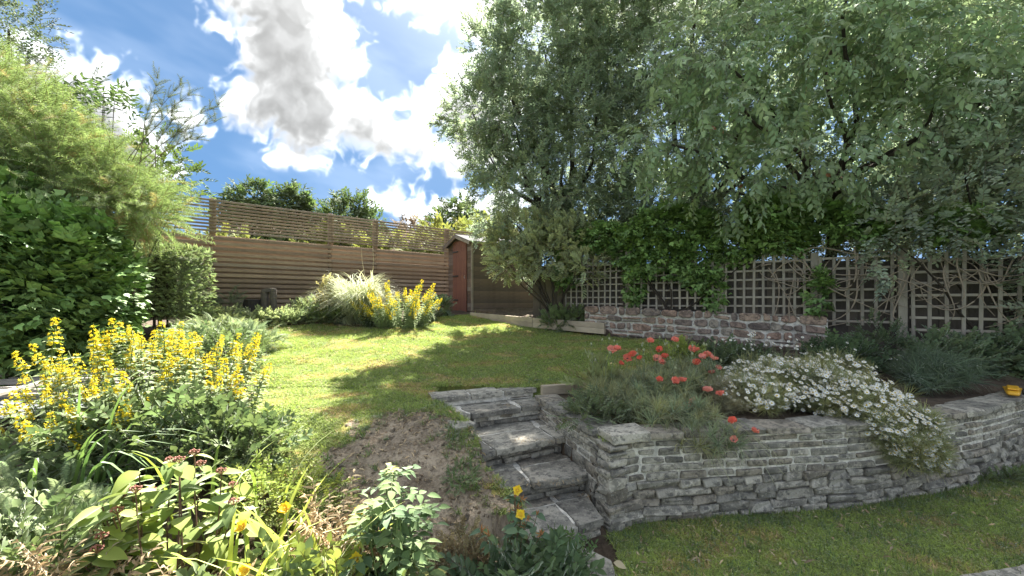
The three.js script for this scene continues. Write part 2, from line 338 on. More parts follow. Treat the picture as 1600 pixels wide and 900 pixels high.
class Path {           // a run of wall on plan, [x, d] points
  constructor(pts) { this.p = pts.map(([x, d]) => new THREE.Vector2(x, d)); this.s = [0]; for (let k = 1; k < pts.length; k++) this.s.push(this.s[k - 1] + this.p[k].distanceTo(this.p[k - 1])); this.length = this.s[this.s.length - 1]; }
  at(s) { let k = 1; while (k < this.s.length - 1 && s > this.s[k]) k++; const t = (s - this.s[k - 1]) / (this.s[k] - this.s[k - 1]), a = this.p[k - 1], b = this.p[k]; return { x: lerp(a.x, b.x, t), d: lerp(a.y, b.y, t), tx: (b.x - a.x) / a.distanceTo(b), td: (b.y - a.y) / a.distanceTo(b) }; }
}
// a thick sheet following a path: front face set back from the path by `back`
function runBody(path, y0, y1, back, thick) {
  const g = new GB(), n = Math.ceil(path.length / 0.12), rows = [];
  for (let k = 0; k <= n; k++) {
    const q = path.at((path.length * k) / n), nx = -q.td, nd = q.tx, s = (path.length * k) / n;      // towards the back
    const f = [q.x + nx * back, q.d + nd * back], b = [q.x + nx * (back + thick), q.d + nd * (back + thick)];
    const rows4 = [[f, y0, 0], [f, y1, y1 - y0], [f, y1, 0], [b, y1, thick], [b, y1, 0], [b, y0, y1 - y0]];
    rows.push(rows4.map(([c, y, v]) => g.v(c[0], y, -c[1], [1, 1, 1], s, v)));
  }
  for (let k = 0; k < n; k++) for (const j of [0, 2, 4]) g.i.push(rows[k][j], rows[k + 1][j], rows[k + 1][j + 1], rows[k][j], rows[k + 1][j + 1], rows[k][j + 1]);
  for (const k of [0, n]) g.i.push(rows[k][0], rows[k][1], rows[k][3], rows[k][0], rows[k][3], rows[k][5]);
  return g.build();
}
{
  const wall = thing('retaining_wall', 'low curved dark grey stone retaining wall with pale mortar joints above the lower lawn', 'stone wall', V(0.72, 0, 3.08));
  const r = rngOf(501), front = new Path(WALL), flank = new Path([[0.26, 4.48], [0.36, 4.2], [0.52, 3.72], [0.74, 3.06]]);
  const frontBody = new Path([[0.86, 3.145], ...WALL.slice(1)]);
  part('pointing', runBody(frontBody, 0.33, 0.66, 0.012, 0.2), mortarPale, wall);
  const flankBody = new Path([[0.26, 4.48], [0.36, 4.2], [0.52, 3.72], [0.665, 3.285]]);
  part('pointing', runBody(flankBody, 0.42, 0.66, 0.012, 0.18), mortarPale, wall);
  part('core', runBody(frontBody, -0.1, 0.329, 0.028, 0.18), mortarDark, wall);
  part('core', runBody(flankBody, -0.1, 0.419, 0.026, 0.15), mortarDark, wall);
  const variants = new Map();
  const block = (w, h, t, low, k) => { const key = [Math.round(w * 25), Math.round(h * 100), low, k].join(); if (!variants.has(key)) variants.set(key, stone(w, h, t, variants.size + 1, low ? 0.022 : 0.012)); return variants.get(key); };
  const lay = (path, courses, from = () => 0) => {
    for (const [y0, h, low, wmin, wmax] of courses) {
      let s = from(y0);
      while (s < path.length) {
        let w = Math.round((wmin + (wmax - wmin) * r() * r()) * 25) / 25; if (path.length - s - w < 0.09) w = path.length - s;
        const q = path.at(clamp(s + w / 2, 0, path.length));
        if (s + w > 0.02) {
          const sag = 0.011 * n2(s * 1.1, y0 * 3), gap = low ? 0.007 : 0.012 + 0.018 * r(), pick = r();
          const mats = greyStones, m = local('stone', block(w - gap, h - gap * 0.8, 0.15, low, Math.floor(r() * 3)), mats[Math.floor(pick * mats.length)], wall);
          const back = 0.075 - (low ? 0.018 : 0.006) * r(), nx = -q.td, nd = q.tx;
          m.position.set(q.x + nx * back, y0 + h / 2 + sag, -(q.d + nd * back)).sub(wall.position);
          m.rotation.y = Math.atan2(q.td, q.tx) + (r() - 0.5) * 0.03; m.rotation.z = (r() - 0.5) * (low ? 0.06 : 0.025);
        }
        s += w;
      }
    }
  };
  lay(front, [[-0.03, 0.085, true, 0.2, 0.5], [0.055, 0.07, true, 0.16, 0.46], [0.125, 0.072, true, 0.16, 0.44], [0.197, 0.066, true, 0.14, 0.44], [0.263, 0.067, true, 0.14, 0.42], [0.33, 0.068, false, 0.14, 0.40], [0.398, 0.064, false, 0.14, 0.40], [0.462, 0.066, false, 0.12, 0.40], [0.528, 0.064, false, 0.14, 0.42], [0.592, 0.062, false, 0.14, 0.40]]);
  const hid = (y) => Math.max(0, (0.60 - y) * -0.2);
  lay(flank, [[0.0, 0.11, true, 0.2, 0.36], [0.11, 0.1, true, 0.2, 0.36], [0.21, 0.11, true, 0.2, 0.36], [0.32, 0.1, true, 0.16, 0.34], [0.42, 0.065, false, 0.14, 0.36], [0.485, 0.06, false, 0.14, 0.36], [0.545, 0.055, false, 0.14, 0.34], [0.60, 0.055, false, 0.14, 0.34]], hid);
  // coping: flat slabs along the top
  const cope = (path, y, from, to, wmin, wmax, mats) => {
    let s = from;
    while (s < to - 0.05) {
      const w = Math.min(to - s, wmin + (wmax - wmin) * r()), q = path.at(clamp(s + w / 2, 0, path.length)), dep = 0.24 + 0.06 * r();
      const m = local('coping_stone', stone(w - 0.012, 0.058, dep, Math.floor(r() * 900), 0.018, 0.012), mats[Math.floor(r() * mats.length)], wall), back = dep / 2 - 0.015 - 0.015 * r();
      m.position.set(q.x - q.td * back, y + 0.029, -(q.d + q.tx * back)).sub(wall.position); m.rotation.y = Math.atan2(q.td, q.tx) + (r() - 0.5) * 0.05; m.rotation.z = (r() - 0.5) * 0.03;
      s += w;
    }
  };
  cope(front, 0.658, 0.28, front.length, 0.2, 0.46, greyStones);
  cope(flank, 0.66, 0.02, flank.length - 0.22, 0.24, 0.42, greyStones);
  const corner = local('coping_stone', stone(0.34, 0.075, 0.25, 77, 0.018, 0.012), greyStones[3], wall, V(0.885, 0.70, 3.235).sub(wall.position)); corner.rotation.y = 0.22;
}
// an irregular flagstone: outline [x, d], top and thickness
function flag(outline, y, thick, seed, chip = 0.012) {
  const pts = [], r = rngOf(seed);
  outline.forEach((a, k) => { const b = outline[(k + 1) % outline.length], n = Math.max(2, Math.round(Math.hypot(b[0] - a[0], b[1] - a[1]) / 0.07)); for (let j = 0; j < n; j++) { const t = j / n; pts.push(new THREE.Vector2(lerp(a[0], b[0], t) + (r() - 0.5) * chip, lerp(a[1], b[1], t) + (r() - 0.5) * chip)); } });
  const g = new THREE.ExtrudeGeometry(new THREE.Shape(pts), { depth: thick - 0.012, bevelEnabled: true, bevelThickness: 0.006, bevelSize: 0.006, bevelOffset: -0.006, bevelSegments: 2 });
  g.rotateX(-Math.PI / 2); g.translate(0, y - thick + 0.006, 0);
  const P = g.attributes.position; for (let k = 0; k < P.count; k++) P.setY(k, P.getY(k) + 0.006 * n2(P.getX(k) * 4 + seed, P.getZ(k) * 4));
  g.computeVertexNormals(); return boxUV(g, seed * 0.31, seed * 0.17);
}
{
  const steps = thing('stone_steps', 'five worn flagstone garden steps climbing to the upper lawn beside the wall', 'steps', V(0.3, 0, 2.8));
  const r = rngOf(77);
  // front edges: left x, d, right x, d, top, back edge left and right
  const S = [
    { a: [0.10, 2.76], b: [0.66, 3.02], y: 0.16 }, { a: [-0.185, 3.11], b: [0.64, 3.43], y: 0.32 }, { a: [-0.286, 3.46], b: [0.50, 3.88], y: 0.48 },
    { a: [-0.595, 3.97], b: [0.35, 4.42], y: 0.64 }, { a: [-0.81, 4.25], b: [0.27, 4.72], y: 0.745 }];
  S.forEach((st, k) => {
    const n = S[k + 1], A = new THREE.Vector2(...st.a), B = new THREE.Vector2(...st.b), e = B.clone().sub(A), back = new THREE.Vector2(-e.y, e.x).normalize();
    const na = n ? new THREE.Vector2(...n.a) : A.clone().addScaledVector(back, 0.24), nb = n ? new THREE.Vector2(...n.b) : B.clone().addScaledVector(back, 0.22);
    const at = (u, v) => { const f = A.clone().lerp(B, u), q = na.clone().lerp(nb, u).addScaledVector(back, n ? 0.06 : 0); return f.lerp(q, v).toArray(); };
    // mortar bed, then the flags with open joints over it
    part('mortar_bed', flag([at(0.02, 0.05), at(0.98, 0.05), at(1.0, 1), at(0, 1)], st.y - 0.008, 0.10, 40 + k, 0.004), mortarPale, steps);
    const cuts = [[0, 0.64, 1.0], [0, 0.40, 1.0], [0, 0.16, 0.86, 1], [0, 0.19, 0.72, 1], [0, 0.33, 0.66, 1]][k], gap = 0.014;
    for (let c = 0; c + 1 < cuts.length; c++) {
      const u0 = cuts[c] + (c ? gap : -0.01), u1 = cuts[c + 1] - (c + 2 < cuts.length ? gap : -0.01), v = [0.62, 0.55, 0.5, 0.48, 1][k] + 0.1 * r(), sk = (r() - 0.5) * 0.06;
      part('tread_slab', flag([at(u0, -0.10 + 0.03 * r()), at(u1, -0.10 + 0.03 * r()), at(u1 + sk, v), at(u0 + (c ? sk : 0), v)], st.y + 0.004 * r(), 0.055, 100 + k * 10 + c, 0.016), greyStones[Math.floor(r() * 6)], steps);
      if (v < 0.9) part('tread_slab', flag([at(u0 + 0.02, v + 0.06), at(u1 - 0.02, v + 0.05), at(u1, 1.05), at(u0, 1.05)], st.y - 0.004, 0.05, 150 + k * 10 + c, 0.02), greyStones[Math.floor(r() * 6)], steps);
    }
    // riser: small blocks under the nosing
    const rows = k === 4 ? [[st.y - 0.055, 0.05]] : [[st.y - 0.055, 0.055], [st.y - 0.11, 0.055]], len = e.length(), turn = Math.atan2(e.y, e.x);
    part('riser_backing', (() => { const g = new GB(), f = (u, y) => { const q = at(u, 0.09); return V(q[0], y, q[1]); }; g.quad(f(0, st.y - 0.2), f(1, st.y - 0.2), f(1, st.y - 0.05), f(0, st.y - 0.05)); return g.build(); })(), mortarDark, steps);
    for (const [top, h] of rows) for (let s = -0.02; s < len - 0.06;) {
      const w = Math.min(0.16 + 0.26 * r(), len - s + 0.02), q = A.clone().lerp(B, (s + w / 2) / len).addScaledVector(back, 0.065 + 0.01 * r());
      const m = local('riser_stone', stone(w - 0.01, h - 0.006, 0.11, 300 + k * 20 + Math.floor(s * 10), 0.014), greyStones[Math.floor(r() * 6)], steps); m.position.copy(V(q.x, top - h / 2, q.y)).sub(steps.position); m.rotation.y = turn; s += w;
    }
  });
  // kerb stones up the left side
  const kerb = [[-0.40, 3.50, 0.60, 0.20, 0.26, 0.9], [-0.46, 3.66, 0.67, 0.22, 0.24, 1.0], [-0.36, 3.36, 0.545, 0.16, 0.17, 1.0], [-0.28, 3.20, 0.46, 0.14, 0.2, 1.1], [-0.16, 2.98, 0.36, 0.14, 0.24, 0.8], [-0.02, 2.80, 0.25, 0.13, 0.2, 0.85], [-0.66, 3.90, 0.70, 0.2, 0.22, 1]];
  kerb.forEach(([x, d, y, w, l, a], k) => { const m = local('kerb_stone', stone(l, 0.13, w, 400 + k, 0.02), greyStones[k % 6], steps); m.position.copy(V(x, y - 0.065, d)).sub(steps.position); m.rotation.y = a + 1.1; });
}
solo('paving_slab', flag([[0.18, 2.72], [0.26, 2.82], [0.52, 2.86], [0.66, 2.72], [0.62, 2.45], [0.3, 2.38]], 0.028, 0.05, 61, 0.02), greyStones[1], 'rough flat paving slab at the foot of the steps', 'paving slab');
{
  const rim = []; for (let k = 0; k <= 10; k++) rim.push([2.8 + 0.16 * k, 2.57 + 0.022 * k + 0.0025 * k * k]); rim.push([5.2, 2.2], [2.7, 2.2]);
  struct('garden_path', flag(rim, 0.035, 0.06, 62, 0.008), greyStones[1]);
}
// rubble wall under the trellis: each stone a cell of its own outline
{
  const A = new THREE.Vector2(1.42, 8.02), B = new THREE.Vector2(4.80, 6.22), len = A.distanceTo(B), dir = B.clone().sub(A).normalize(), ang = Math.atan2(dir.y, dir.x), r = rngOf(909);
  const wall = thing('rubble_wall', 'low rubble wall of reddish brown field stones in thick pale mortar below the trellis', 'stone wall', V(A.x, 0.9, A.y));
  const topY = (s) => 1.66 - 0.15 * (s / len) + 0.03 * n2(s * 2, 4), botY = (s) => 0.98 - 0.14 * (s / len);
  const body = new THREE.Shape(); body.moveTo(0, botY(0) - 0.2); body.lineTo(len, botY(len) - 0.2); for (let k = 20; k >= 0; k--) body.lineTo((len * k) / 20, topY((len * k) / 20) - 0.03);
  const place = (g) => { g.rotateY(ang); g.translate(A.x, 0, -A.y); return g; };
  part('mortar', place(new THREE.ExtrudeGeometry(body, { depth: 0.30, bevelEnabled: false }).translate(0, 0, -0.32)), mortarPale, wall);
  const reds = [[0.50, 0.345, 0.275], [0.43, 0.32, 0.27], [0.55, 0.41, 0.325], [0.38, 0.30, 0.26], [0.50, 0.44, 0.37], [0.32, 0.26, 0.23]].map((c) => stoneMat(c));
  const edge = [0, 0.15, 0.28, 0.42, 0.55, 0.72], yAt = (row, q) => botY(q) - 0.03 + edge[row] * 1.02 + (row && row < 5 ? 0.028 * n2(q * 2.3 + row * 9, row) : 0);
  let n = 0;
  const lay = (s0, s1, a0, a1, b0, b1) => {        // corners: bottom left and right, top left and right heights
    const m = 0.010 + 0.010 * r(), j = () => (r() - 0.5) * 0.03, c = [(s0 + s1) / 2, (a0 + b1) / 2];
    const q = [[s0 + m + j() * 0.6, a0 + m + j() * 0.5], [s1 - m + j() * 0.6, a1 + m + j() * 0.5], [s1 - m + j() * 0.8, Math.min(b1 - m, topY(s1)) + j() * 0.5], [s0 + m + j() * 0.8, Math.min(b0 - m, topY(s0)) + j() * 0.5]], P = [];
    q.forEach((p, i) => { const o = q[(i + 1) % 4], cut = 0.10 + 0.16 * r(); P.push([lerp(p[0], o[0], cut), lerp(p[1], o[1], cut)], [lerp(p[0], o[0], 0.5) + j() * 0.25, lerp(p[1], o[1], 0.5) + j() * 0.25], [lerp(p[0], o[0], 1 - cut), lerp(p[1], o[1], 1 - cut)]); });
    const sh = new THREE.Shape(P.map((p) => new THREE.Vector2(p[0] - c[0], p[1] - c[1]))), g = new THREE.ExtrudeGeometry(sh, { depth: 0.025 + 0.05 * r(), bevelEnabled: true, bevelThickness: 0.018, bevelSize: 0.013, bevelOffset: -0.013, bevelSegments: 2 });
    g.translate(c[0], c[1], -0.045); boxUV(g, n * 0.3, n * 0.7); n++;
    part('stone', place(g), reds[Math.floor(r() * reds.length)], wall);
  };
  for (let row = 0; row < 5; row++) for (let s = 0; s < len - 0.05;) {
    let w = 0.10 + 0.27 * r(); if (len - s - w < 0.1) w = len - s; const e = s + w, a0 = yAt(row, s), a1 = yAt(row, e), b0 = yAt(row + 1, s), b1 = yAt(row + 1, e);
    if (topY(s) - a0 > 0.05 && topY(e) - a1 > 0.05) { if (r() < 0.18 && w > 0.2) { const k = 0.4 + 0.2 * r(); lay(s, e, a0, a1, lerp(a0, b0, k), lerp(a1, b1, k)); lay(s, e, lerp(a0, b0, k), lerp(a1, b1, k), b0, b1); } else lay(s, e, a0, a1, b0, b1); }
    s = e;
  }
}

// ---------------------------------------------------------------- timber
const wood = (c, o = {}) => std(c, { map: rep(woodMap, 0.6), bumpMap: rep(grainBump, 0.6), bumpScale: 0.003, roughness: 0.85, ...o });
const boardCache = new Map();
function board(len, h, t) {     // along x, grain along its length
  const key = [len.toFixed(3), h.toFixed(3), t.toFixed(3)].join();
  if (!boardCache.has(key)) {
    const g = new RoundedBoxGeometry(len, h, t, 1, Math.min(0.004, h / 5, t / 5)), P = g.attributes.position, u = new Float32Array(P.count * 2), o = boardCache.size * 0.173;
    for (let k = 0; k < P.count; k++) { u[k * 2] = P.getY(k) + P.getZ(k) + o; u[k * 2 + 1] = P.getX(k) + o * 3; }
    g.setAttribute('uv', new THREE.BufferAttribute(u, 2)); boardCache.set(key, g);
  }
  return boardCache.get(key);
}
// slatted fence across the back
const FENCE0 = new THREE.Vector2(-6.5, 8.9), FDIR = new THREE.Vector2(0.766, 0.642), FANG = Math.atan2(FDIR.y, FDIR.x);
const fenceAt = (t, back = 0) => [FENCE0.x + FDIR.x * t - FDIR.y * back, FENCE0.y + FDIR.y * t + FDIR.x * back];
{
  const fence = thing('slatted_fence', 'tall horizontal slat timber fence with an open slatted top behind the lawn', 'fence', V(FENCE0.x, 1.35, FENCE0.y));
  const r = rngOf(31), mats = [[0.40, 0.295, 0.215], [0.46, 0.345, 0.25], [0.33, 0.245, 0.18], [0.40, 0.32, 0.255]].map((c) => wood(c)), aged = wood([0.36, 0.28, 0.21]);
  const put = (name, g, m, t, y, back, parent = fence) => { const [x, d] = fenceAt(t, back), o = local(name, g, m, parent, V(x, y, d).sub(fence.position)); o.rotation.y = FANG; return o; };
  const posts = [-3.4, 0, 2.46, 3.63, 5.9, 8.3];
  for (let k = 0; k + 1 < posts.length; k++) {
    const a = posts[k], b = posts[k + 1], len = b - a, mid = (a + b) / 2;
    for (let j = 0; j < 16; j++) { const y = 1.40 + j * 0.1145; put('slat', board(len - 0.006, 0.074, 0.032), mats[Math.floor(r() * 4)], mid, y, (r() - 0.5) * 0.008).rotation.z = (r() - 0.5) * 0.002; }
    for (let j = 0; j < 10; j++) { const y = 3.275 + j * 0.0735; put('slat', board(len - 0.006, 0.042, 0.02), mats[Math.floor(r() * 4)], mid, y, (r() - 0.5) * 0.004); }
    put('backing_panel', board(len, 1.86, 0.02), aged, mid, 2.28, 0.28);
  }
  for (const t of posts) { const o = put('post', board(2.75, 0.11, 0.09), mats[2], t, 2.62, 0.10); o.rotation.set(0, FANG, 0); o.rotateZ(Math.PI / 2); }
  put('post', board(0.74, 0.13, 0.02), mats[2], 0.0, 3.60, 0.022).rotateZ(Math.PI / 2);
  for (const t of [2.46, 3.63, 5.9]) put('post', board(0.74, 0.12, 0.02), mats[2], t, 3.60, 0.022).rotateZ(Math.PI / 2);
}
// shed
{
  const base = V(-0.97, 1.42, 10), shed = thing('garden_shed', 'small dark timber shed with a reddish brown door at the back of the lawn', 'shed', base), r = rngOf(44);
  const u = new THREE.Vector2(-0.5455, 0.838), v = new THREE.Vector2(0.838, 0.5455), W = 1.38, L = 2.05, Hs = 1.76, HA = 1.98;
  const FA = Math.atan2(u.y, u.x), SA = Math.atan2(v.y, v.x), at = (a, b, y) => new THREE.Vector3(u.x * a + v.x * b, y, -(u.y * a + v.y * b));
  const dark = [[0.20, 0.15, 0.12], [0.235, 0.175, 0.14], [0.165, 0.13, 0.108]].map((c) => wood(c)), red = [[0.25, 0.105, 0.075], [0.27, 0.115, 0.08]].map((c) => wood(c)), pale = wood([0.36, 0.31, 0.26]), worn = [[0.30, 0.25, 0.215], [0.17, 0.115, 0.09], [0.24, 0.17, 0.14]].map((c) => wood(c));
  const put = (name, g, m, p, ry, parent = shed) => { const o = local(name, g, m, parent, p); o.rotation.y = ry; return o; };
  for (let j = 0; j < 17; j++) put('side_board', board(L, 0.10, 0.02), dark[j % 3], at(0, L / 2, 0.12 + j * 0.1), SA).rotateX(0.10);
  put('side_lining', board(L - 0.02, 1.70, 0.02), dark[2], at(0.05, L / 2, 0.90), SA);
  put('far_wall', board(L, 1.70, 0.03), dark[2], at(W, L / 2, 0.90), SA); put('back_wall', board(W, 1.74, 0.03), dark[2], at(W / 2, L, 0.90), FA);
  for (let j = 0; j < 17; j++) { put('front_board', board(0.24, 0.096, 0.02), worn[Math.floor(r() * 3)], at(0.13, 0, 0.12 + j * 0.1), FA); put('front_board', board(0.34, 0.096, 0.02), worn[1 + Math.floor(r() * 2)], at(W - 0.18, 0, 0.12 + j * 0.1), FA); }
  const gable = new THREE.Shape([[0, 0], [W, 0], [W, 0.02], [W / 2, HA - Hs + 0.04], [0, 0.02]].map((q) => new THREE.Vector2(...q)));
  const gg = new THREE.ExtrudeGeometry(gable, { depth: 0.02, bevelEnabled: false }); put('gable', boxUV(gg), dark[1], at(0, 0.02, Hs), FA);
  put('front_lining', board(W - 0.04, 1.74, 0.015), dark[2], at(W / 2, 0.03, 0.9), FA);
  put('corner_trim', board(1.76, 0.05, 0.05), pale, at(-0.02, -0.015, 0.9), SA).rotateZ(Math.PI / 2); put('corner_trim', board(1.74, 0.05, 0.05), dark[0], at(-0.02, L, 0.9), SA).rotateZ(Math.PI / 2);
  const door = new THREE.Group(); door.name = 'door'; door.position.copy(at(0.26, -0.02, 0.05)); shed.add(door);
  for (let j = 0; j < 6; j++) { const o = put('plank', board(1.82, 0.128, 0.025), red[j % 2], at(0.07 + j * 0.13, 0, 0.91), FA, door); o.rotateZ(Math.PI / 2); }
  const handle = new THREE.TorusGeometry(0.035, 0.008, 6, 14, Math.PI); handle.rotateZ(-Math.PI / 2); put('handle', handle, std([0.5, 0.48, 0.45], { metalness: 0.8, roughness: 0.4 }), at(0.06, -0.02, 0.88), FA, door);
  for (const y of [0.3, 0.92, 1.55]) put('hinge', board(0.32, 0.035, 0.012), std([0.06, 0.06, 0.06], { metalness: 0.6, roughness: 0.6 }), at(0.62, -0.02, y), FA, door);
  const felt = std([0.09, 0.09, 0.095], { map: rep(stoneMap, 0.3), roughness: 0.95 }), slope = Math.hypot(W / 2 + 0.1, (HA - Hs) * 1.25), tilt = Math.atan2(HA - Hs, W / 2);
  for (const s of [-1, 1]) {
    const o = put('roof_panel', new RoundedBoxGeometry(slope, 0.025, L + 0.24, 1, 0.006), felt, at(W / 2 + (s * (W / 2 + 0.08)) / 2, L / 2 - 0.02, (Hs + HA) / 2 + 0.03), FA); o.rotateZ(-s * tilt);
    const b = put('bargeboard', board(slope, 0.09, 0.02), s < 0 ? pale : dark[1], at(W / 2 + (s * (W / 2 + 0.08)) / 2, -0.13, (Hs + HA) / 2 - 0.01), FA); b.rotateZ(-s * tilt);
  }
  put('floor_bearer', board(W, 0.08, 0.08), dark[2], at(W / 2, 0.05, 0.0), FA); put('floor_bearer', board(L, 0.08, 0.06), dark[2], at(0.02, L / 2, 0.0), SA);
}
// sleepers holding the bed by the shed, and the short one by the steps
{
  const pale = [[0.60, 0.51, 0.39], [0.54, 0.455, 0.35], [0.64, 0.545, 0.42]].map((c) => wood(c));
  const run = (pts, h, y0, name, label, levels) => {
    const t = thing(name, label, 'timber edging', V(pts[0][0], y0, pts[0][1]));
    for (let k = 0; k + 1 < pts.length; k++) { const [x, d, y] = pts[k], [x2, d2, y2] = pts[k + 1], len = Math.hypot(x2 - x, d2 - d); for (let j = 0; j < levels; j++) { const o = local('sleeper', board(len - 0.006, h - 0.003, 0.07), pale[(k + j) % 3], t, V((x + x2) / 2, (y + y2) / 2 - h / 2 - j * h, (d + d2) / 2).sub(t.position)); o.rotation.y = Math.atan2(d2 - d, x2 - x); o.rotateZ(Math.atan2(y2 - y, len)); } }
  };
  run([[-0.98, 9.70, 1.475], [0.45, 8.62, 1.395], [1.74, 7.66, 1.335]], 0.105, 1.3, 'sleeper_edging', 'long pale timber sleeper edging running from the shed to the rubble wall', 2);
  run([[0.33, 4.60, 0.80], [0.70, 4.715, 0.80], [1.12, 4.86, 0.80]], 0.11, 0.7, 'sleeper_edging', 'short grey timber edging between the top step and the poppy bed', 1);
}
// trellis panels on posts, an old dark board fence behind them
const T0 = new THREE.Vector2(0.95, 8.62), T1 = new THREE.Vector2(7.35, 4.78), TD = T1.clone().sub(T0).normalize(), TLEN = T0.distanceTo(T1), TANG = Math.atan2(TD.y, TD.x);
const trellisAt = (s, back = 0) => [T0.x + TD.x * s - TD.y * back, T0.y + TD.y * s + TD.x * back];
{
  const r = rngOf(71), grey = [[0.44, 0.405, 0.345], [0.50, 0.46, 0.39], [0.38, 0.35, 0.30]].map((c) => wood(c)), dark = [[0.15, 0.13, 0.112], [0.18, 0.155, 0.13], [0.125, 0.11, 0.098]].map((c) => wood(c));
  const panel = (s0, s1, y0, y1, pv, ph, w, label, fan = 0) => {
    const [bx, bd] = trellisAt(s0), t = thing('trellis', label, 'trellis', V(bx, y0, bd), 'trellis panels behind the rubble wall');
    const put = (name, g, m, s, y, back, up) => { const [x, d] = trellisAt(s, back), o = local(name, g, m, t, V(x, y, d).sub(t.position)); o.rotation.y = TANG; if (up) o.rotateZ(Math.PI / 2 + (r() - 0.5) * 0.02); return o; };
    for (let s = s0 + 0.05; s < s1 - 0.03; s += pv) put('upright_lath', board(y1 - y0, w, 0.014), grey[Math.floor(r() * 3)], s + (r() - 0.5) * 0.012, (y0 + y1) / 2 + (r() - 0.5) * 0.02, 0, true);
    for (let y = y0 + 0.06; y < y1; y += ph) put('cross_lath', board(s1 - s0 - 0.04, w * 0.86, 0.014), grey[Math.floor(r() * 3)], (s0 + s1) / 2, y, 0.016, false).rotation.z += fan * (r() - 0.5) * 0.02;
    return put;
  };
  panel(0.15, 1.40, 1.63, 2.75, 0.118, 0.128, 0.031, 'fine lattice trellis panel nearest the shed, over the end of the rubble wall');
  panel(1.55, 3.05, 1.60, 2.45, 0.135, 0.14, 0.034, 'low lattice trellis panel half buried under ivy');
  panel(3.1, 4.35, 1.46, 2.50, 0.138, 0.145, 0.037, 'lattice trellis panel left of the bare tangled vine stems');
  panel(4.4, 5.35, 1.38, 2.42, 0.165, 0.16, 0.04, 'lattice trellis panel under the bare tangled vine, left of the thick post');
  panel(5.45, 7.2, 0.96, 2.44, 0.168, 0.162, 0.042, 'tall weathered lattice trellis panel at the right end', 1);
  const posts = [[1.48, 1.3, 2.7], [3.07, 1.3, 2.55], [4.38, 1.2, 2.5], [5.40, 0.85, 2.5], [7.25, 0.85, 2.5]], words = ['trellis post beside the ivy nearest the shed', 'trellis post half hidden in the ivy curtain', 'trellis post at the left of the bare vine tangle', 'thick grey trellis post rising behind the white daisies', 'trellis post at the far right under the grey leaved shrub'];
  posts.forEach(([s, y0, y1], k) => { const [x, d] = trellisAt(s, 0.06), o = solo('trellis_post', board(y1 - y0, 0.10, 0.09), grey[k % 3], 'grey timber ' + words[k], 'post', 'posts of the trellis'); o.position.copy(V(x, (y0 + y1) / 2, d)); o.rotation.y = TANG; o.rotateZ(Math.PI / 2); });
  const bf = thing('board_fence', 'old dark board fence close behind the trellis', 'fence', V(T0.x, 1, T0.y));
  for (let s = -0.6, k = 0; s < TLEN + 1.6; s += 0.148, k++) { const [x, d] = trellisAt(s, 0.22 + (k % 2) * 0.018), o = local('board', board(1.75, 0.172, 0.016), dark[Math.floor(r() * 3)], bf, V(x, 1.62 - 0.03 * s + 0.02 * r(), d).sub(bf.position)); o.rotation.y = TANG; o.rotateZ(Math.PI / 2); }
}

// ---------------------------------------------------------------- foliage kits
const M4 = () => new THREE.Matrix4(), Z = new THREE.Vector3(0, 0, 1), O = new THREE.Vector3();
const STEM = [0.9, 0.55, 0.5];
function spray(seed, n, len, L, W, o = {}) {        // a twig along +z with leaves to both sides
  const r = rngOf(seed), g = new GB(), bend = o.bend ?? 0.12, at = (t) => new THREE.Vector3(0, -bend * len * t * t, len * t);
  g.tube([at(0), at(0.5), at(1)], o.stemR ?? 0.003, 0.001, 3, o.stem ?? STEM);
  for (let k = 0; k < n; k++) {
    const t = 0.12 + (0.88 * (k + r() * 0.5)) / n, a = (k % 2 ? 1 : -1) * (o.spread ?? 0.9) * (0.7 + 0.5 * r()) * (k === n - 1 ? 0.15 : 1), v = lerp(0.82, 1.18, r());
    const dir = new THREE.Vector3(Math.sin(a), (o.up ?? 0.15) + (r() - 0.5) * (o.tilt ?? 0.7), Math.cos(a));
    g.leaf(frame(at(Math.min(1, t)), dir, (r() - 0.5) * (o.roll ?? 1.1)), L * lerp(0.7, 1.12, r()), W * lerp(0.8, 1.1, r()), { segs: o.segs ?? 3, fold: o.fold ?? 0.3, curl: o.curl ?? 0.2, peak: o.peak ?? 0.8, c: [v, v, v * 0.95] });
  }
  return g.build();
}
const TINT = (r, a, b, warm = 0.1) => () => { const v = lerp(a, b, r()), w = (r() - 0.4) * warm; return [v * (1 + w * 2), v * (1 + w * 0.6), v * (1 - w)]; };
const bark = std([0.085, 0.068, 0.055], { map: rep(woodMap, 0.35), bumpMap: rep(grainBump, 0.35), bumpScale: 0.02, roughness: 1 });
const curve = (a, b, sag, r, n = 6, wob = 0.06) => { const pts = []; for (let k = 0; k <= n; k++) { const t = k / n, p = a.clone().lerp(b, t); p.y += sag * Math.sin(Math.PI * t); p.x += wob * Math.sin(t * 5 + r * 9) * Math.sin(Math.PI * t); p.z += wob * Math.cos(t * 4 + r * 7) * Math.sin(Math.PI * t); pts.push(p); } return pts; };

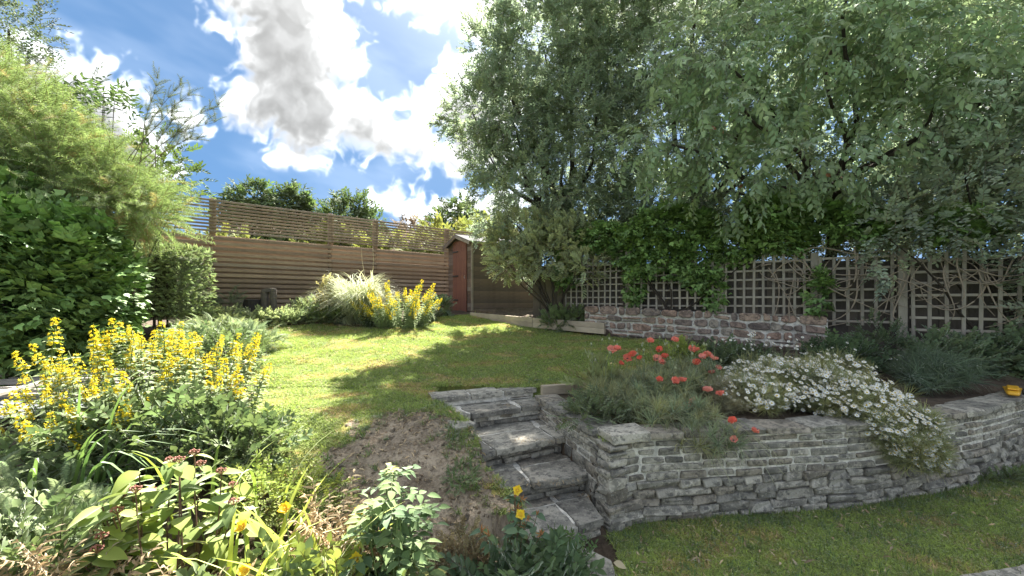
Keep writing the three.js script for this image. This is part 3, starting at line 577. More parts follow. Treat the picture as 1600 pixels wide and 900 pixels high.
// a tree: trunk, limbs reaching to the clumps of its crown, sprays of leaves
function tree(name, label, category, group, base, r0, fork, blobs, count, geo, mat, seed, opt = {}, tint) {
  const t = thing(name, label, category, base, group), r = rngOf(seed);
  part('trunk', new GB().tube(curve(base.clone().setY(base.y - 0.15), fork, 0, r(), 8, opt.wob ?? 0.12), r0, r0 * 0.62, 9, [1, 1, 1], 0.18).build(), bark, t);
  blobs.forEach((b, k) => { if (k % (opt.limbEvery ?? 1)) return; part('limb', new GB().tube(curve(fork.clone().lerp(base, (k % 4) * 0.05), V(b[0], b[1] + b[4] * 0.1, b[2]), -0.12, r(), 7, 0.2), r0 * (0.42 + 0.2 * r()), 0.016, 6, [1, 1, 1], 0.12).build(), bark, t); });
  copies('crown', geo, mat, inBlobs(blobs, count * (opt.geo2 ? 0.6 : 1), r, opt), t, tint ?? TINT(r, 0.7, 1.25));
  if (opt.geo2) copies('crown', opt.geo2, mat, inBlobs(blobs, count * 0.42, r, opt), t, tint ?? TINT(r, 0.7, 1.25));
  return t;
}
function bush(name, label, category, group, base, blobs, count, geo, mat, seed, opt = {}, tint, stems = 3, stemMat = bark) {
  const t = thing(name, label, category, base, group), r = rngOf(seed);
  for (let k = 0; k < stems; k++) { const b = blobs[k % blobs.length]; part('stem', new GB().tube(curve(base.clone().add(new THREE.Vector3((r() - 0.5) * 0.15, -0.06, (r() - 0.5) * 0.1)), V(b[0] + (r() - 0.5) * b[3], b[1] + b[4] * 0.4 * r(), b[2] + (r() - 0.5) * b[5]), 0, r(), 5, 0.08), opt.stemR ?? 0.018, 0.005, 5).build(), stemMat, t); }
  copies('foliage', geo, mat, inBlobs(blobs, count, r, opt), t, tint ?? TINT(r, 0.7, 1.25));
  return t;
}

// ---------------------------------------------------------------- the big trees on the right
const evergreenSpray = spray(1, 11, 0.30, 0.085, 0.034, { spread: 0.95, up: 0.2 });
const tuftSpray = spray(7, 22, 0.34, 0.07, 0.026, { spread: 1.1, up: 0.35, tilt: 1.1 });
const cherrySpray = spray(2, 9, 0.42, 0.125, 0.055, { spread: 0.9, up: -0.35, curl: 0.35, bend: 0.35 });
const laurelSpray = spray(3, 11, 0.26, 0.085, 0.036, { spread: 0.8, up: 0.45 });
const greyLeafSpray = spray(4, 10, 0.28, 0.075, 0.042, { spread: 1.0, up: 0.25, curl: 0.1 });
const evergreenLeaf = leafy([0.265, 0.34, 0.215], { transmission: 0.5 }), cherryLeaf = leafy([0.27, 0.37, 0.20], { transmission: 0.5 }), laurelLeaf = leafy([0.36, 0.40, 0.22], { transmission: 0.4 }), greyLeaf = leafy([0.28, 0.345, 0.25], { transmission: 0.4 });  // evergreen colour is raised: the pale veil of glare is put into it
const rc = rngOf(2020);
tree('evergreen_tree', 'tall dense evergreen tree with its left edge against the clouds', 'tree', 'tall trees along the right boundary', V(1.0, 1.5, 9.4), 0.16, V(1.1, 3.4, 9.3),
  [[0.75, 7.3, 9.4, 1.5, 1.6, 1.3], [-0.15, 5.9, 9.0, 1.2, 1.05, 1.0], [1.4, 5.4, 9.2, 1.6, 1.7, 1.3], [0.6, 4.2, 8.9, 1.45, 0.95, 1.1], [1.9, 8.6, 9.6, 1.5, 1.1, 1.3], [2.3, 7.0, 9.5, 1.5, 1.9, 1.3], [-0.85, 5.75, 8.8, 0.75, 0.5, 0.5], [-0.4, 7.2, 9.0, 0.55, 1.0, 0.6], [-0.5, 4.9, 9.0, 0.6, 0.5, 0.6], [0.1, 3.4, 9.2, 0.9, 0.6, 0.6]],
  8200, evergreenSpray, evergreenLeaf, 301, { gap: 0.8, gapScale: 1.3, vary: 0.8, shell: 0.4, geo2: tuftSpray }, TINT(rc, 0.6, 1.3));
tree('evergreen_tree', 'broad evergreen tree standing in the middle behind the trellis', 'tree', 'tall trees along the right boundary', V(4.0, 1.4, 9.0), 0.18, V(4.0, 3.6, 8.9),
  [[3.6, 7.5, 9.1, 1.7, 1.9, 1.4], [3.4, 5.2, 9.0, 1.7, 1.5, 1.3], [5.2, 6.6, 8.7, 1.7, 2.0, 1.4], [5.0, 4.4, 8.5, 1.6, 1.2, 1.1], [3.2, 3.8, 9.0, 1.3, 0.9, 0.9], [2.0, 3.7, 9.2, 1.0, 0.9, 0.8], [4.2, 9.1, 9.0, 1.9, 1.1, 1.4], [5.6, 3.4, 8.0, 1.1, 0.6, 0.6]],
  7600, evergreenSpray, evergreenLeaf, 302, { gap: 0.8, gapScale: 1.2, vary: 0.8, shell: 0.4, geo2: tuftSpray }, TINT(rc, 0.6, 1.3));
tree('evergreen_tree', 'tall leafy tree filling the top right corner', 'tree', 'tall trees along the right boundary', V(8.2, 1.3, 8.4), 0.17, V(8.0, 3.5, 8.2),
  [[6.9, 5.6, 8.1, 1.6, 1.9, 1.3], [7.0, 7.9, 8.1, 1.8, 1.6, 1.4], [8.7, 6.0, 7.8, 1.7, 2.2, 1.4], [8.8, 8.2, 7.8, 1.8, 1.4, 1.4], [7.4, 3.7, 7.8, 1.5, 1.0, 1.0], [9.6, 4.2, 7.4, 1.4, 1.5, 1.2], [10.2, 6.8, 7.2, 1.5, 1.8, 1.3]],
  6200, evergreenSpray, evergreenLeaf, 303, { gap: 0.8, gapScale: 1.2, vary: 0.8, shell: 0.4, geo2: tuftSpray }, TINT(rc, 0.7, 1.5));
{
  const c = tree('cherry_tree', 'cherry tree with drooping light green leaf sprays hanging over the trellis', 'tree', undefined, V(5.6, 1.2, 7.1), 0.11, V(5.2, 3.6, 6.9),
    [[2.5, 4.15, 6.4, 0.85, 0.4, 0.5], [3.5, 4.6, 6.2, 0.95, 0.5, 0.6], [4.3, 3.75, 5.9, 0.95, 0.4, 0.5], [4.6, 5.3, 5.9, 1.1, 0.7, 0.7], [3.1, 5.5, 6.3, 1.0, 0.7, 0.7], [5.7, 5.5, 5.7, 1.0, 0.8, 0.7], [5.8, 4.4, 5.6, 0.95, 0.6, 0.6], [4.9, 6.4, 5.9, 1.2, 0.5, 0.7], [3.4, 3.45, 6.5, 0.6, 0.3, 0.35], [6.9, 5.0, 5.3, 0.9, 0.7, 0.6]],
    1500, cherrySpray, cherryLeaf, 304, { gap: 0.7, gapScale: 1.6, vary: 0.4, shell: 0.2, droop: 0.35, out: 0.9, roll: 0.5 }, TINT(rc, 0.75, 1.3));
  const red = new THREE.Color().setRGB(0.42, 0.16, 0.09), rl = new THREE.MeshPhysicalMaterial({ color: red, roughness: 0.9, transmission: 0.4, side: THREE.DoubleSide }), lg = new GB().leaf(M4(), 0.11, 0.05).build();
  [[3.05, 4.25, 6.0], [3.4, 3.45, 6.15], [4.35, 3.45, 5.6], [4.55, 3.42, 5.6], [2.95, 4.35, 6.1]].forEach(([x, y, d], k) => { const m = local('red_leaf', lg, rl, c, V(x, y, d).sub(c.position)); m.rotation.set(0.6 + k, k * 2.1, 0.4); });
}
bush('grey_leaved_shrub', 'large grey green broad leaved shrub hanging over the right end of the trellis', 'shrub', undefined, V(6.7, 0.9, 5.4),
  [[6.2, 3.2, 5.5, 0.85, 0.85, 0.55], [6.95, 2.6, 5.1, 0.75, 1.05, 0.5], [5.6, 2.95, 5.75, 0.55, 0.5, 0.4], [6.6, 4.0, 5.5, 0.9, 0.55, 0.55], [7.4, 3.8, 5.2, 0.9, 0.9, 0.6], [6.75, 1.75, 4.95, 0.4, 0.6, 0.35], [5.18, 2.5, 5.7, 0.22, 0.5, 0.16], [7.6, 2.2, 4.9, 0.7, 1.0, 0.5]],
  2300, greyLeafSpray, greyLeaf, 305, { vary: 0.4, shell: 0.5, stemR: 0.03 }, TINT(rc, 0.65, 1.4), 8);
bush('laurel_bush', 'light green laurel bush leaning over the side of the shed', 'shrub', undefined, V(0.9, 1.4, 8.5),
  [[-0.02, 2.5, 8.5, 0.42, 0.3, 0.4], [0.7, 2.68, 8.3, 0.6, 0.4, 0.45], [1.4, 2.42, 8.1, 0.38, 0.28, 0.32], [0.35, 3.15, 8.6, 0.75, 0.4, 0.5], [-0.2, 3.0, 8.8, 0.3, 0.25, 0.3], [1.2, 3.05, 8.5, 0.65, 0.4, 0.5]],
  1250, laurelSpray, laurelLeaf, 306, { vary: 0.4, shell: 0.5, lift: 0.3, stemR: 0.025 }, TINT(rc, 0.7, 1.35), 9);
// ivy over the trellis
function lobed(g, M, L, c) {     // a three pointed ivy leaf
  const q = (x, y, z) => new THREE.Vector3(x * L, y * L, z * L).applyMatrix4(M), k = [[0, 0, 0], [-0.42, 0.05, 0.12], [-0.5, 0.02, 0.42], [-0.22, 0.06, 0.58], [0, -0.06, 1.0], [0.22, 0.06, 0.58], [0.5, 0.02, 0.42], [0.42, 0.05, 0.12]].map(([x, y, z]) => { const p = q(x, y, z); return g.v(p.x, p.y, p.z, c, x * L, z * L); });
  for (let j = 1; j < 7; j++) g.i.push(k[0], k[j + 1], k[j]);
}
const ivySpray = (() => { const r = rngOf(9), g = new GB(); for (let k = 0; k < 9; k++) { const v = lerp(0.75, 1.25, r()); lobed(g, frame(new THREE.Vector3((r() - 0.5) * 0.17, (r() - 0.5) * 0.17, r() * 0.07), new THREE.Vector3((r() - 0.5) * 1.2, -0.5 + 0.7 * r(), 0.7 + 0.4 * r()), (r() - 0.5) * 1.3), 0.075 * lerp(0.7, 1.15, r()), [v, v, v]); } return g.build(); })();
const ivyLeaf = glossy([0.155, 0.255, 0.075], { roughness: 0.56 });
const onTrellis = (s, y, rs, ry, rb = 0.22, back = 0.02) => { const [x, d] = trellisAt(s, back); return [x, y, d, rs * 0.86, ry, Math.max(rb, rs * 0.5)]; };
bush('ivy', 'dark ivy curtain hanging over the middle of the trellis', 'ivy', undefined, V(...(() => { const [x, d] = trellisAt(2.3); return [x, 1.5, d]; })()),
  [onTrellis(2.15, 2.55, 0.45, 0.4), onTrellis(2.75, 2.4, 0.42, 0.55), onTrellis(1.5, 2.75, 0.4, 0.4), onTrellis(3.3, 2.65, 0.45, 0.3), onTrellis(4.0, 2.75, 0.5, 0.25), onTrellis(1.0, 3.0, 0.6, 0.3), onTrellis(2.95, 1.95, 0.16, 0.4), onTrellis(1.62, 2.1, 0.18, 0.45), onTrellis(5.0, 2.85, 0.6, 0.25), onTrellis(6.0, 2.75, 0.6, 0.22), onTrellis(0.2, 2.5, 0.3, 0.6), onTrellis(4.4, 1.9, 0.10, 0.45), onTrellis(2.3, 3.1, 0.9, 0.35), onTrellis(4.0, 3.1, 0.9, 0.3)],
  3400, ivySpray, ivyLeaf, 307, { vary: 0.5, shell: 0.35, out: 1 }, TINT(rc, 0.6, 1.4), 6);
bush('boundary_hedge', 'dark overgrown hedge behind the board fence below the tall trees', 'hedge', undefined, V(4, 1, 8.2),
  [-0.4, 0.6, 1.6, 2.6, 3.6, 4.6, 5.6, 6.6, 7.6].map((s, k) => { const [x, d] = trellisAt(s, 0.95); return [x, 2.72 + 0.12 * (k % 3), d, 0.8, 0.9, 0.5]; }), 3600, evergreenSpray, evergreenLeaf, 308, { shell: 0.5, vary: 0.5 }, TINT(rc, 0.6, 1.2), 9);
{
  const [bx, bd] = trellisAt(5.0, -0.06), t = thing('bare_vine', 'tangle of bare pale brown vine stems trained across the trellis', 'climber', V(bx, 1.4, bd)), r = rngOf(55);
  const m = std([0.46, 0.385, 0.31], { map: rep(woodMap, 0.2), roughness: 1 });
  for (let k = 0; k < 46; k++) {
    const s0 = 3.7 + 3.0 * r(), y0 = 2.0 + 0.5 * r(), s1 = s0 + (r() - 0.5) * 2.2, y1 = 1.35 + 1.1 * r(), pts = [];
    for (let j = 0; j <= 14; j++) { const q = j / 14, [x, d] = trellisAt(clamp(lerp(s0, s1, q) + 0.2 * Math.sin(q * 5 + k * 1.7) * q, 3.5, 7.1), -0.03 - 0.09 * Math.sin(q * 3.1)); pts.push(V(x, lerp(y0, y1, q) - (0.1 + 0.06 * (k % 5)) * Math.sin(Math.PI * q) * (k % 3 ? 1 : -0.6) + 0.05 * Math.sin(q * 7 + k), d)); }
    part('vine_stem', new GB().tube(pts, 0.008 + 0.007 * r(), 0.005, 5).build(), m, t);
  }
}
// ---------------------------------------------------------------- beyond the fence
const farSpray = spray(12, 12, 0.9, 0.34, 0.17, { spread: 1.1, up: 0.2 }), farLeaf = leafy([0.10, 0.15, 0.045], { transmission: 0.4 });
[[-15.5, 24, 8.6, 1.65, 1.2, 'round crowned tree farthest left above the fence'], [-12.8, 24, 8.45, 1.25, 1.25, 'smaller tree second from the left above the fence'], [-9.6, 24, 7.85, 2.0, 1.25, 'wide tree above the middle of the fence'], [-3.4, 24, 7.7, 1.7, 1.55, 'tree above the fence just left of the shed']].forEach(([x, d, top, rx, ry, l], k) =>
  tree('distant_tree', l, 'tree', 'trees beyond the fence', V(x, 1.2, d), 0.22, V(x, top - ry * 2.2, d), [[x, top - ry, d, rx * 0.7, ry * 0.8, rx * 0.7], [x - rx * 0.6, top - ry * 1.35, d, rx * 0.55, ry * 0.5, rx * 0.5], [x + rx * 0.62, top - ry * 1.25, d, rx * 0.5, ry * 0.55, rx * 0.5], [x + rx * 0.1, top - ry * 1.9, d, rx * 0.9, ry * 0.6, rx * 0.6], [x + rx * 0.25, top - ry * 0.5, d, rx * 0.4, ry * 0.45, rx * 0.4]], 620, farSpray, farLeaf, 320 + k, { gap: 0.5, gapScale: 0.8, shell: 0.3, vary: 0.6, size: 0.62 }, TINT(rc, 0.6, 1.3)));
tree('distant_tree', 'thin sparse reddish twigged tree beyond the fence', 'tree', 'trees beyond the fence', V(-8.3, 1.2, 34), 0.12, V(-8.3, 6, 34), [[-8.3, 7.6, 34, 1.3, 0.9, 0.9], [-7.4, 7.2, 34, 0.9, 0.6, 0.6]], 110, farSpray, leafy([0.17, 0.13, 0.09]), 333, { shell: 0.2 });
tree('distant_tree', 'bright yellow green tree showing between the shed and the evergreen', 'tree', 'trees beyond the fence', V(-1.0, 1.4, 15.4), 0.08, V(-1.0, 3.2, 15.4), [[-1.0, 4.2, 15.4, 0.9, 0.8, 0.6], [-0.3, 3.8, 15.2, 0.7, 0.7, 0.6]], 420, laurelSpray, leafy([0.25, 0.30, 0.06], { transmission: 0.5 }), 334, { shell: 0.3, size: 1.3 });
[[-14, 20], [-9.6, 22], [-6.2, 21], [-3.0, 20], [-17.5, 19]].forEach(([x, d], k) => bush('garden_shrub', ['yellow green shrub seen through the open slats left of the middle', 'mid green shrub seen through the middle slats', 'olive shrub seen through the slats above the pampas grass', 'green shrub seen through the slats near the shed', 'green shrub seen through the slats beside the feathery bush'][k], 'shrub', 'shrubs in the garden beyond the fence', V(x, 1.2, d), [[x, 3.4 + (k % 2) * 0.5, d, 2.1, 1.6, 0.9]], 420, farSpray, leafy([0.20, 0.22, 0.05]), 340 + k, { size: 0.7, shell: 0.4 }));
function house(label, x, d, w, dep, eave, ridge, wallC, roofC, seed) {
  const h = thing('house', label, 'house', V(x, 1, d), 'houses beyond the fence'), r = rngOf(seed), wm = std(wallC, { map: rep(mortarMap, 3) }), rm = std(roofC, { map: rep(stoneMap, 1.5) }), wht = std([0.7, 0.7, 0.7]), gl = std([0.05, 0.06, 0.07], { roughness: 0.1 });
  local('wall', new THREE.BoxGeometry(w, eave - 1, dep), wm, h, new THREE.Vector3(0, (eave - 1) / 2, 0));
  const sh = new THREE.Shape([[-dep / 2 - 0.3, 0], [dep / 2 + 0.3, 0], [0, ridge - eave]].map((q) => new THREE.Vector2(...q))), g = new THREE.ExtrudeGeometry(sh, { depth: w + 0.5, bevelEnabled: false }); g.rotateY(Math.PI / 2); g.translate(-w / 2 - 0.25, eave - 1, 0); boxUV(g);
  local('roof', g, rm, h);
  local('gutter', new THREE.BoxGeometry(w + 0.4, 0.12, 0.1), wht, h, new THREE.Vector3(0, eave - 1.02, dep / 2 + 0.33));
  for (let k = 0; k < 4; k++) { const wx = -w / 2 + (w * (k + 0.5)) / 4, f = local('window', new THREE.BoxGeometry(1.1, 1.2, 0.08), wht, h, new THREE.Vector3(wx, eave - 2.0, dep / 2 + 0.03)); local('pane', new THREE.BoxGeometry(0.95, 1.05, 0.03), gl, f, new THREE.Vector3(0, 0, 0.035)); }
  return h;
}
house('white rendered house with a brown tiled roof showing through the fence top', -13.4, 27, 7.7, 3.6, 5.75, 7.35, [0.78, 0.77, 0.74], [0.20, 0.13, 0.10], 1);
house('house with a wide red brown roof seen through the slats near the shed', -5.5, 27, 6.0, 3.6, 4.7, 6.35, [0.70, 0.68, 0.64], [0.26, 0.14, 0.095], 2);
// ---------------------------------------------------------------- the left side
const plume = (seed, n, len, fl) => { const r = rngOf(seed), g = new GB(), at = (t) => new THREE.Vector3(0.05 * Math.sin(t * 3), -0.22 * len * t * t, len * t); g.tube([at(0), at(0.35), at(0.7), at(1)], 0.0035, 0.001, 3, [1.1, 0.55, 0.5]); for (let k = 0; k < n; k++) { const t = 0.06 + (0.94 * k) / n, v = lerp(0.75, 1.25, r()), a = k * 2.4; g.blade(frame(at(t), new THREE.Vector3(Math.cos(a), Math.sin(a) * 0.9 + 0.1, 0.15), r()).multiply(M4().makeRotationX(0.5)), fl * (1.1 - 0.6 * t) * lerp(0.6, 1.2, r()), 0.0042, { segs: 2, curl: 0.3, c: [v, v, v * 0.9] }); } return g.build(); };
const featherA = plume(21, 90, 0.42, 0.10), featherLeaf = leafy([0.26, 0.35, 0.12], { transmission: 0.4 });
bush('feathery_bush', 'tall feathery pale green tamarisk bush spreading over the ivy hedge', 'shrub', undefined, V(-5.9, 1, 5.9),
  [[-6.5, 3.3, 5.6, 1.05, 0.7, 0.7], [-5.7, 3.05, 5.7, 0.7, 0.4, 0.5], [-5.2, 2.95, 5.9, 0.34, 0.22, 0.35], [-6.8, 4.0, 5.7, 0.9, 0.6, 0.6], [-6.1, 3.65, 5.8, 0.6, 0.4, 0.5], [-7.5, 4.6, 5.8, 0.8, 0.6, 0.6], [-7.3, 3.4, 5.4, 0.8, 0.9, 0.6], [-5.45, 3.35, 6.0, 0.3, 0.22, 0.3]],
  3600, featherA, featherLeaf, 401, { vary: 0.5, shell: 0.3, out: 1.1, lift: 0.15, stemR: 0.03 }, (() => { const r = rngOf(88); return () => { const v = lerp(0.7, 1.3, r()), tan = r() < 0.07 ? 1 : 0; return [v * lerp(1, 1.55, tan), v * lerp(1, 1.02, tan), v * lerp(1, 1.15, tan)]; }; })(), 8);
{ // open airy twigs against the sky
  const t = thing('feathery_twigs', 'thin open feathery twigs reaching right against the sky', 'branch', V(-5.6, 3.4, 6.0)), r = rngOf(61), items = [], tw = std([0.13, 0.10, 0.07]);
  [[-4.75, 4.75], [-4.95, 4.95], [-4.5, 4.45], [-5.2, 5.0], [-4.7, 4.15], [-4.45, 4.7], [-5.0, 4.5]].forEach(([x, y], k) => {
    const pts = curve(V(-5.7 + 0.08 * k, 3.7, 6.0), V(x, y, 6.0 + 0.1 * (k % 3)), 0.12, k * 0.3, 9, 0.05); part('twig', new GB().tube(pts, 0.007, 0.002, 4).build(), tw, t);
    for (let j = 3; j < 10; j++) for (let q = 0; q < 4; q++) items.push(frame(pts[j], new THREE.Vector3(0.3 + (r() - 0.5) * 1.2, 0.7 * r() + 0.1, (r() - 0.5) * 0.6), r() * 3, 0.32 + 0.3 * r()));
  });
  copies('foliage', featherA, leafy([0.12, 0.15, 0.06]), items, t, TINT(r, 0.7, 1.2));
}
const darkSpray = spray(31, 9, 0.34, 0.13, 0.035, { spread: 1.15, up: 0.1, roll: 0.4 });
bush('dark_leaved_shrub', 'dark narrow leaved shrub poking up behind the feathery bush', 'shrub', undefined, V(-6.6, 1.2, 6.6), [[-6.55, 5.0, 6.5, 0.35, 0.28, 0.25], [-6.9, 4.75, 6.5, 0.45, 0.3, 0.3], [-6.3, 4.7, 6.5, 0.4, 0.25, 0.25]], 60, darkSpray, leafy([0.075, 0.12, 0.04]), 402, { shell: 0.1, out: 0.6, lift: 0.7 }, undefined, 5);
bush('leafy_sapling', 'small leaved sapling showing behind the end of the feathery bush', 'shrub', undefined, V(-6.2, 1.2, 7.2), [[-6.15, 4.2, 7.2, 0.5, 0.5, 0.3], [-5.9, 3.9, 7.2, 0.45, 0.35, 0.3], [-6.3, 3.6, 7.2, 0.5, 0.4, 0.3]], 170, laurelSpray, leafy([0.11, 0.17, 0.04]), 403, { shell: 0.2 }, undefined, 4);
tree('garden_tree', 'dark tree reaching into the top left corner', 'tree', undefined, V(-9.6, 1, 7.0), 0.1, V(-9.2, 4.2, 7.0), [[-8.6, 6.3, 7.0, 0.75, 0.7, 0.6], [-8.35, 5.5, 7.0, 0.55, 0.5, 0.5], [-9.3, 6.8, 7, 0.9, 0.9, 0.7], [-8.9, 4.8, 7.0, 0.7, 0.7, 0.5]], 620, spray(33, 11, 0.3, 0.055, 0.028, {}), leafy([0.085, 0.12, 0.06]), 404, { shell: 0.25, vary: 0.5 });
bush('ivy_hedge', 'big glossy ivy covered hedge at the left edge', 'hedge', undefined, V(-5.7, 0.8, 4.9),
  [[-5.8, 1.9, 4.7, 0.85, 1.05, 0.75], [-5.35, 1.8, 5.1, 0.52, 0.9, 0.55], [-6.4, 2.3, 4.8, 0.9, 1.1, 0.8], [-5.6, 2.4, 5.0, 0.62, 0.5, 0.6], [-6.5, 1.3, 4.7, 0.9, 0.9, 0.7], [-5.3, 1.25, 5.0, 0.42, 0.5, 0.5]],
  4200, ivySpray, ivyLeaf, 405, { vary: 0.5, shell: 0.72, out: 1.3, size: 1.3 }, TINT(rc, 0.55, 1.5), 5);
const boxSpray = spray(41, 16, 0.15, 0.034, 0.02, { spread: 1.0, up: 0.3 });
{
  const t = thing('clipped_hedge', 'small square clipped hedge in front of the fence', 'hedge', V(-6.3, 1.2, 7.55)), r = rngOf(42), items = [];
  for (let k = 0; k < 3600; k++) {
    const f = r(), u = new THREE.Vector3(r() * 2 - 1, r() * 2 - 1, r() * 2 - 1), axis = f < 0.4 ? 'z' : f < 0.7 ? 'y' : 'x'; u[axis] = axis === 'z' ? 1 : axis === 'y' ? 1 : r() < 0.5 ? 1 : -1; if (r() < 0.12) u.multiplyScalar(0.85);
    const n = 1 + 0.05 * n3(u.x * 3, u.y * 3, u.z * 3), p = new THREE.Vector3(-6.46 + u.x * 0.66 * n, 2.06 + u.y * 0.6 * n, -7.55 + u.z * 0.36 * n), d = new THREE.Vector3(); d[axis] = u[axis]; d.addScaledVector(rv(r), 0.7);
    items.push(frame(p, d, r() * 6, 0.5 + 0.4 * r()));
  }
  copies('foliage', boxSpray, leafy([0.27, 0.35, 0.15], { transmission: 0.4 }), items, t, TINT(r, 0.5, 1.4));
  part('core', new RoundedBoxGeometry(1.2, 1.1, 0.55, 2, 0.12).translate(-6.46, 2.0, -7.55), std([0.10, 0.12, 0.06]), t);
  for (let k = 0; k < 4; k++) part('stem', new GB().tube([V(-6.85 + k * 0.25, 1.0, 7.55), V(-6.85 + k * 0.25, 1.7, 7.55)], 0.02, 0.015, 6).build(), bark, t);
}

// ---------------------------------------------------------------- lawn grass
const mass = (o, label, category) => Object.assign(o.userData, { label, category });
{
  const tuft = (seed, n, h, w) => { const r = rngOf(seed), g = new GB(); for (let k = 0; k < n; k++) { const a = r() * 6.28, v = lerp(0.75, 1.25, r()); g.blade(M4().makeTranslation((r() - 0.5) * 0.035, -0.004, (r() - 0.5) * 0.035).multiply(M4().makeRotationY(a)).multiply(M4().makeRotationX(0.25 + 0.8 * r())), h * lerp(0.5, 1.15, r()), w, { segs: 2, curl: 0.5 * r(), c: [v, v, v] }); } return g.build(); };
  const near = tuft(1, 10, 0.042, 0.0042), long = tuft(2, 9, 0.075, 0.0045), grassMat = leafy([0.335, 0.43, 0.08], { transmission: 0.45 }), r = rngOf(700);
  const seedIn = (kind, x0, x1, d0, d1, n, edge) => {
    const items = [], tints = [];
    for (let k = 0; k < n; k++) {
      const x = lerp(x0, x1, r()), d = lerp(d0, d1, Math.pow(r(), 1.25));
      if (landKind(x, d) !== kind) continue;
      if (Math.abs((x / d) * 640) > 860) continue;
      const dry = sstep(0.02, 0.38, fbm2(x * 0.9 + 5, d * 1.6, 4)), thin = fbm2(x * 2.2, d * 2.2, 3); if (dry > 0.75 && r() < 0.45) continue; if (thin < -0.3 && r() < 0.4) continue;
      items.push(M4().makeTranslation(x, landY(x, d), -d).multiply(M4().makeRotationY(r() * 6.28)).scale(new THREE.Vector3(1, 1, 1).multiplyScalar(lerp(0.7, 1.25, r()) * (1 + 0.3 * n2(x * 1.5, d * 1.5)))));
      const v = lerp(0.75, 1.2, r()), s = r() < 0.06 + 0.3 * dry ? 1 : 0; tints.push([v * lerp(1, 1.45, s) * lerp(1, 1.2, dry), v * lerp(1, 0.95, s), v * lerp(1, 2.4, s)]);
    }
    return [items, tints];
  };
  const [a, ta] = seedIn('upper_lawn', -6.6, 3.2, 2.5, 9.9, 165000);
  mass(copies('lawn_grass', near, grassMat, a, null, (k) => ta[k]), 'short mown green grass of the upper lawn', 'grass');
  const [b, tb] = seedIn('lower_lawn', 0.25, 6.4, 1.9, 4.9, 62000);
  mass(copies('lower_lawn_grass', near, grassMat, b, null, (k) => tb[k]), 'short grass of the lower lawn in front of the wall', 'grass');
  // longer unmown tufts along edges
  const items = [], at = (x, d, n, sx, sd, y) => { for (let k = 0; k < n; k++) { const px = x + (r() - 0.5) * sx, pd = d + (r() - 0.5) * sd; items.push(M4().makeTranslation(px, y ?? landY(px, pd), -pd).multiply(M4().makeRotationY(r() * 6.28)).scale(new THREE.Vector3(1, 1, 1).multiplyScalar(0.6 + 0.8 * r()))); } };
  for (let x = 0.95; x < 5.4; x += 0.05) at(x, wallD(x) - 0.06, 9, 0.12, 0.11);
  for (let k = 0; k < 900; k++) { const x = lerp(-1.7, -0.1, r()), d = lerp(2.3, 4.0, r()), e = 0.13; if (landKind(x, d) === 'bare_soil' && (landKind(x - e, d) === 'upper_lawn' || landKind(x + e, d) === 'upper_lawn' || landKind(x, d + e) === 'upper_lawn' || r() < 0.06)) at(x, d, 2, 0.05, 0.05); }
  for (let k = 0; k < 20; k++) at(-0.75 + 0.006 * k, 3.95 + 0.02 * k, 6, 0.2, 0.2);
  at(-0.42, 3.35, 60, 0.25, 0.5); at(0.85, 2.95, 60, 0.25, 0.3); at(-2.0, 8.3, 260, 1.0, 0.3); at(-3.2, 8.1, 240, 2.6, 0.35); at(0.66, 4.95, 60, 1.0, 0.12); at(1.75, 7.4, 120, 1.4, 0.6); at(0.3, 8.5, 200, 2.8, 1.6, undefined); at(0.35, 2.75, 30, 0.3, 0.2);
  for (let k = 0; k < 5200; k++) { const x = lerp(0.3, 5.2, r()), d = lerp(2.0, 4.2, r()); if (landKind(x, d) === 'lower_lawn' && n2(x * 2.4, d * 2.4) > -0.25) at(x, d, 1, 0, 0); }
  for (let k = 0; k < 2600; k++) { const x = lerp(-5.5, 0.5, r()), d = lerp(2.6, 7, r()); if (landKind(x, d) === 'upper_lawn' && n2(x * 1.7, d * 1.7) > 0.1) at(x, d, 1, 0, 0); }
  mass(copies('edge_grass', long, leafy([0.16, 0.24, 0.05]), items, null, TINT(r, 0.7, 1.3, 0.3)), 'longer unmown grass tufts along walls and edgings', 'grass');
  // bits of straw and dead leaf on the bare soil and beds
  const bits = [], chip = new GB().leaf(M4(), 0.045, 0.012, { segs: 2, curl: 0.4 }).leaf(M4().makeTranslation(0.03, 0, 0.02).multiply(M4().makeRotationY(1.3)), 0.03, 0.006, { segs: 2 }).build();
  for (let k = 0; k < 5200; k++) { const x = lerp(-1.7, 0.2, r()), d = lerp(2.2, 4.0, r()); if (landKind(x, d) !== 'bare_soil') continue; const top = sstep(3.3, 3.8, d); if (r() > 0.18 + 0.8 * top) continue; bits.push(frame(V(x, landY(x, d) + 0.008, d), new THREE.Vector3(r() - 0.5, (r() - 0.5) * 0.3, r() - 0.5), (r() - 0.5), 0.5 + r())); }
  for (let k = 0; k < 900; k++) { const x = lerp(-6, -3, r()), d = lerp(7.8, 9, r()); bits.push(frame(V(x, landY(x, d) + 0.01, d), new THREE.Vector3(r() - 0.5, 0, r() - 0.5), r(), 1 + r())); }
  for (let k = 0; k < 420; k++) { const x = lerp(0.4, 5.0, r()), d = lerp(2.1, 4.0, r()); if (landKind(x, d) === 'lower_lawn') bits.push(frame(V(x, landY(x, d) + 0.03, d), new THREE.Vector3(r() - 0.5, (r() - 0.5) * 0.5, r() - 0.5), r(), 0.6 + 0.9 * r())); }
  for (let k = 0; k < 500; k++) { const x = lerp(-5, 2, r()), d = lerp(3, 8, r()); if (landKind(x, d) === 'upper_lawn') bits.push(frame(V(x, landY(x, d) + 0.03, d), new THREE.Vector3(r() - 0.5, (r() - 0.5) * 0.5, r() - 0.5), r(), 0.6 + 0.9 * r())); }
